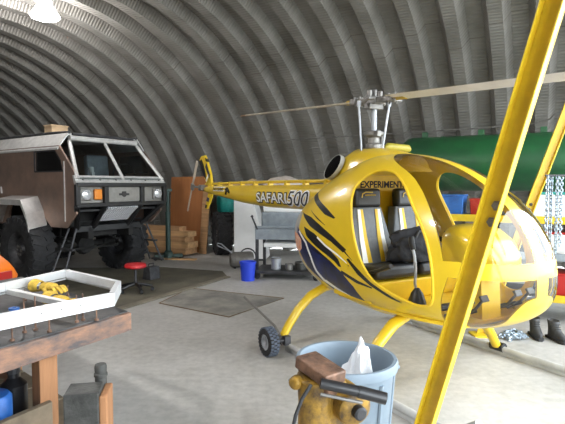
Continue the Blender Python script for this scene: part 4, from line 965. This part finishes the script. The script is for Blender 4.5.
# yellow gloves
def glove(name, loc, rz, label, flip=1):
    t = thing(name, label, 'glove', loc, rz, 'pair of yellow leather work gloves')
    def skin(nm, chains, radii):
        me = bpy.data.meshes.new(nm); vs, es, rs = [], [], []
        for ch, rd in zip(chains, radii):
            o = len(vs); vs += ch; rs += rd; es += [(o+i, o+i+1) for i in range(len(ch)-1)]
        me.from_pydata(vs, es, []); o = bpy.data.objects.new(nm, me); col.objects.link(o); o.parent = t
        bm = bmesh.new(); bm.from_mesh(me); ly = bm.verts.layers.skin.verify()
        bm.verts.ensure_lookup_table()
        for v, r in zip(bm.verts, rs): v[ly].radius = (r, r*.8); v[ly].use_root = (v.index == 0)
        bm.to_mesh(me); bm.free()
        o.modifiers.new('k', 'SKIN'); m = o.modifiers.new('u', 'SUBSURF'); m.levels = m.render_levels = 2; me.materials.append(M['glove'])
        dg = bpy.context.evaluated_depsgraph_get(); m2 = bpy.data.meshes.new_from_object(o.evaluated_get(dg)); o.modifiers.clear(); o.data = m2
        for p in m2.polygons: p.use_smooth = True
        if not m2.materials: m2.materials.append(M['glove'])
        return o
    skin('palm', [[(-.11, 0, .045), (-.06, 0, .05), (-.01, 0, .05), (.03, 0, .045)]], [[.045, .042, .045, .042]])
    for k, (y, L, b) in enumerate(((-.036*flip, .065, .2), (-.012*flip, .078, .0), (.012*flip, .072, -.1), (.034*flip, .055, -.25))):
        skin('finger', [[(.02, y, .05), (.05, y*1.25, .058), (.02+L*.75, y*1.45+.01*b, .045), (.02+L*1.15, y*1.5+.03*b, .022)]], [[.014, .0135, .0125, .011]])
    skin('thumb', [[(-.04, -.035*flip, .045), (-.01, -.062*flip, .04), (.02, -.072*flip, .03), (.04, -.07*flip, .02)]], [[.016, .0145, .013, .011]])
    mb = MB(); mb.lathe([(.04, 0), (.05, -.03), (.056, -.07), (.052, -.07), (.045, -.03)], 20, T=TR((-.11, 0, .05), (0, pi/2, 0)) @ Matrix.Scale(.8, 4, (1, 0, 0))); mb.build('cuff', ['glove'], t, smooth=True)
glove('work_glove', (-1.57, 3.32, BZ+.05), -.42, 'yellow leather work glove lying on the bench inside the aluminium frame')
glove('work_glove', (-1.40, 3.105, BZ+.008), -.6, 'second yellow work glove, right of the other, fingers pointing right', -1)
for k, (x, y, r, h, mm, lb) in enumerate(((-1.62, 2.92, .03, .06, 'bluecan', 'small blue spool on the bench inside the frame'), (-1.55, 2.80, .022, .035, 'lightsteel', 'small bright nut on the bench inside the frame'))):
    t = thing('spool' if k == 0 else 'hex_nut', lb, 'spool' if k == 0 else 'nut', (x, y, BZ+.001), 0)
    mb = MB(); mb.lathe([(r*.4, 0), (r, 0), (r, h*.2), (r*.7, h*.25), (r*.7, h*.75), (r, h*.8), (r, h), (r*.4, h), (r*.4, 0)], 16 if k == 0 else 6); mb.build('core', [mm], t)
# orange bodywork with a tail lamp behind the bench
og = thing('orange_fender', 'orange plastic vehicle fender with a red tail lamp behind the work bench', 'fender', (-3.53, 5.72, 0), -.35)
mb = MB(); mb.loft([[(x, -.22, z0), (x, -.26, (z0+z1)/2), (x, -.2, z1), (x, .2, z1), (x, .26, (z0+z1)/2), (x, .22, z0)] for x, z0, z1 in ((-.60, .45, .80), (-.3, .50, .90), (0, .52, .84), (.18, .50, .74), (.27, .48, .66))]); mb.build('bodywork', ['orange'], og, smooth=True, bevel=.02)
mb = MB(); mb.box((.275, -.02, .59), (.05, .34, .10)); mb.build('tail_lamp', ['redplastic'], og, bevel=.012)
mb = MB(); mb.box((.24, -.02, .50), (.06, .36, .05)); mb.build('bumper', ['orange'], og, bevel=.012)
mb = MB()
for x in (-.45, .05):
    for y in (-.15, .15): mb.tube([(x, y, 0), (x, y, .55)], .025, 8)
mb.build('support_frame', ['darksteel'], og)

# steel block post with a jack screw in front of the bench
jp = thing('block_stand', 'square grey block stand with a steel screw head in the left foreground', 'stand', (-.91, 2.20, 0), R(10))
mb = MB(); mb.box((0, 0, .51), (.15, .14, .42)); mb.build('block', ['castiron'], jp, bevel=.006)
mb = MB(); mb.box((.092, .02, .50), (.035, .16, .40)); mb.build('timber_cheek', ['bench_leg'], jp, bevel=.006)
mb = MB(); mb.box((0, 0, .15), (.16, .14, .30)); mb.box((0, 0, .015), (.30, .30, .03)); mb.build('pedestal', ['rust'], jp, bevel=.006)
mb = MB(); mb.lathe([(.055, .70), (.05, .74), (.032, .75), (.032, .79), (.037, .795), (.037, .808), (.032, .812), (.034, .84), (.030, .852), (.001, .853)], 20, T=TR((.055, .10, -.06)) @ Matrix.Diagonal((.85, .85, 1, 1))); mb.lathe([(.05, .3), (.05, .66)], 16, T=TR((.055, .11, 0)), caps=True); mb.build('screw_head', ['castiron'], jp, smooth=True)

# ------------------------------------------------------------------ bin and vise in the foreground
tb = thing('trash_bin', 'round grey plastic trash bin with a white bag inside behind the vise', 'bin', (.36, 2.72, 0), .3)
mb = MB(); mb.lathe([(.001, .01), (.20, .01), (.215, .03), (.262, .62), (.268, .63), (.285, .635), (.288, .67), (.280, .685), (.262, .685), (.255, .67), (.252, .62), (.205, .05), (.001, .04)], 48); mb.build('drum', ['bin'], tb, smooth=True)
for k in range(2):
    a = pi*k+.2; mb = MB(); mb.tube([(.275*cos(a-.25), .275*sin(a-.25), .60), (.33*cos(a-.2), .33*sin(a-.2), .585), (.33*cos(a+.2), .33*sin(a+.2), .585), (.275*cos(a+.25), .275*sin(a+.25), .60)], .014, 8); mb.build('handle', ['bin'], tb, smooth=True)
for k in range(8):
    a = 2*pi*k/8+.35; mb = MB(); mb.tube([(.222*cos(a), .222*sin(a), .06), (.262*cos(a), .262*sin(a), .60)], .012, 6); mb.build('rib', ['bin'], tb, smooth=True)
wbg = thing('plastic_bag', 'crumpled white plastic bag standing inside the grey trash bin', 'bag', (.40, 2.70, .05), 0)
bm = bmesh.new(); bmesh.ops.create_icosphere(bm, subdivisions=4, radius=1)
from mathutils import noise
for v in bm.verts:
    c = v.co.copy(); k = 1+.22*noise.noise(c*2.2)+.1*noise.noise(c*5)
    tz = max(0, c.z); pk = 1-.62*tz**1.6
    v.co = V((c.x*.145*k*pk+.045*tz, c.y*.13*k*pk, .30+c.z*.24*k if c.z < 0 else .30+c.z*.42*k))
m = MB(); m.v = [tuple(v.co) for v in bm.verts]; m.f = [tuple(v.index for v in f.verts) for f in bm.faces]; m.m = [0]*len(m.f); bm.free()
m.build('bag_body', ['bag'], wbg, smooth=True)

vs_ = thing('bench_vise', 'old chipped yellow bench vise with rusty jaws in the bottom foreground', 'vise', (.15, 1.56, 0), 0)
JR = Euler((0, R(3), R(-53))).to_matrix().to_4x4(); JR2 = Euler((0, R(9), R(-53))).to_matrix().to_4x4()
mb = MB(); mb.box((-.030, -.02, 1.062), (.150, .088, .042), 0, JR2); mb.box((-.034, -.005, 1.03), (.15, .05, .06), 0, JR2); mb.build('fixed_jaw', ['rust'], vs_, bevel=.006, seg=3, smooth=True)
mb = MB(); mb.loft([[(-.045+w*c*.95, .0+w*s*1.1, z) for c, s in [(math.copysign(abs(cos(a))**.7, cos(a)), math.copysign(abs(sin(a))**.7, sin(a))) for a in [2*pi*k/20 for k in range(20)]]] for z, w in ((.72, .075), (.78, .066), (.86, .058), (.95, .056), (1.0, .06), (1.035, .062))])
mb.box((.0, -.01, .93), (.05, .11, .17), 0, JR); mb.box((.02, -.03, 1.0), (.12, .035, .05), 0, Euler((0, R(12), R(-20))).to_matrix().to_4x4()); mb.build('body_casting', ['rustyellow'], vs_, bevel=.008, smooth=True)
mb = MB(); bd = V((.38, -.92, -.06)).normalized(); bc = V((.072, -.03, .945)); mb.tube([bc-bd*.13, bc-bd*.06, bc, bc+bd*.02, bc+bd*.032], [.05, .058, .060, .056, .040], 24); mb.tube([bc-bd*.12+V((-.09, .02, 0)), bc-bd*.06], .052, 18); mb.build('sliding_barrel', ['rustyellow'], vs_, smooth=True)
mb = MB(); mb.tube([bc+bd*.03, bc+bd*.055, bc+bd*.06], [.022, .022, .016], 14); mb.build('screw_end', ['darksteel'], vs_, smooth=True)
h0, h1, h2 = V((-.035, -.105, 1.050)), V((.10, -.11, 1.022)), V((.162, -.115, 1.006))
mb = MB(); mb.tube([h0, h1], .0165, 14); mb.tube([h1-V((.02, 0, -.004)), h2], .0185, 14); hn = mb.build('handle_sleeve', ['black'], vs_, smooth=True)
mb = MB(); mb.tube([h0+V((.0, -.01, -.03)), h1+V((-.01, -.01, -.026))], .0055, 8); mb.build('tommy_bar', ['steel'], hn, smooth=True)
mb = MB(); mb.lathe([(.11, .72), (.11, .69), (.055, .66), (.05, .05), (.16, .03), (.16, 0)], 24, T=TR((-.045, 0, 0)), caps=True); mb.build('pedestal', ['rust'], vs_, smooth=True)
mb = MB(); mb.lathe([(.022, 0), (.022, .02), (.014, .028), (.001, .028)], 12, T=TR((-.102, -.03, 1.025), (pi/2, 0, -.6))); mb.build('lock_knob', ['rustyellow'], vs_, bevel=.004)
cm = MB(); cm.tube([(.088, 1.47, 1.04), (.06, 1.46, 1.0), (.04, 1.455, .95), (.025, 1.45, .88), (.02, 1.45, .6), (.0, 1.45, .2), (-.05, 1.47, .012), (-.2, 1.6, .008)], .006, 8)
tag(cm.build('power_cord', ['vinyl'], smooth=True), 'thin black cord hanging down the left side of the bench vise', 'cord')

# ------------------------------------------------------------------ hanging lamp
LP = V((-3.88, 8.17, 4.45))
hl = thing('high_bay_lamp', 'glowing high bay lamp hanging under the ribbed roof at upper left', 'lamp', LP, 0)
mb = MB(); mb.lathe([(.06, .26), (.10, .22), (.12, .12), (.20, .0), (.23, -.05), (.225, -.05), (.19, .0), (.10, .12)], 28); mb.build('refractor', ['lamp'], hl, smooth=True)
mb = MB(); mb.lathe([(.001, -.12), (.10, -.11), (.18, -.085), (.215, -.07), (.18, .0), (.10, .1), (.001, .1)], 24); mb.build('diffuser', ['lamp'], hl, smooth=True)
mb = MB(); mb.tube([(0, 0, .24), (0, 0, .62)], .012, 6); mb.box((0, 0, .30), (.16, .12, .12)); mb.build('ballast', ['darksteel'], hl)
# ------------------------------------------------------------------ light
w = bpy.data.worlds.new('sky'); scene.world = w; w.use_nodes = True
bg = w.node_tree.nodes['Background']; bg.inputs[0].default_value = (.86, .94, 1, 1); bg.inputs[1].default_value = 5.6
def area(name, loc, target, sx, sy, power, color=(1, 1, 1)):
    ld = bpy.data.lights.new(name, 'AREA'); ld.shape = 'RECTANGLE'; ld.size = sx; ld.size_y = sy; ld.energy = power; ld.color = color
    o = bpy.data.objects.new(name, ld); col.objects.link(o); o.location = loc
    o.rotation_euler = (V(target)-V(loc)).to_track_quat('-Z', 'Z').to_euler(); return o
pt = area('door_portal', B(2.5, 3.8, 2.4), B(0, 3.8, 2.4), 13., 4.9, 1); pt.data.cycles.is_portal = True
def lamp(name, loc, power, r=.2, color=(1, .97, .95)):
    ld = bpy.data.lights.new(name, 'POINT'); ld.energy = power; ld.shadow_soft_size = r; ld.color = color
    o = bpy.data.objects.new(name, ld); col.objects.link(o); o.location = loc; return o
lamp('lamp_light', LP+V((0, 0, -.3)), 110, .2)
lamp('added_fill_light', B(-3.5, 0.5, 4.2), 220, .2)  # unseen lamp added as fill for the side facing the camera
scene.view_settings.view_transform = 'Standard'; scene.view_settings.look = 'None'; scene.view_settings.gamma = 1; scene.view_settings.use_curve_mapping = False
scene.view_settings.exposure = .65
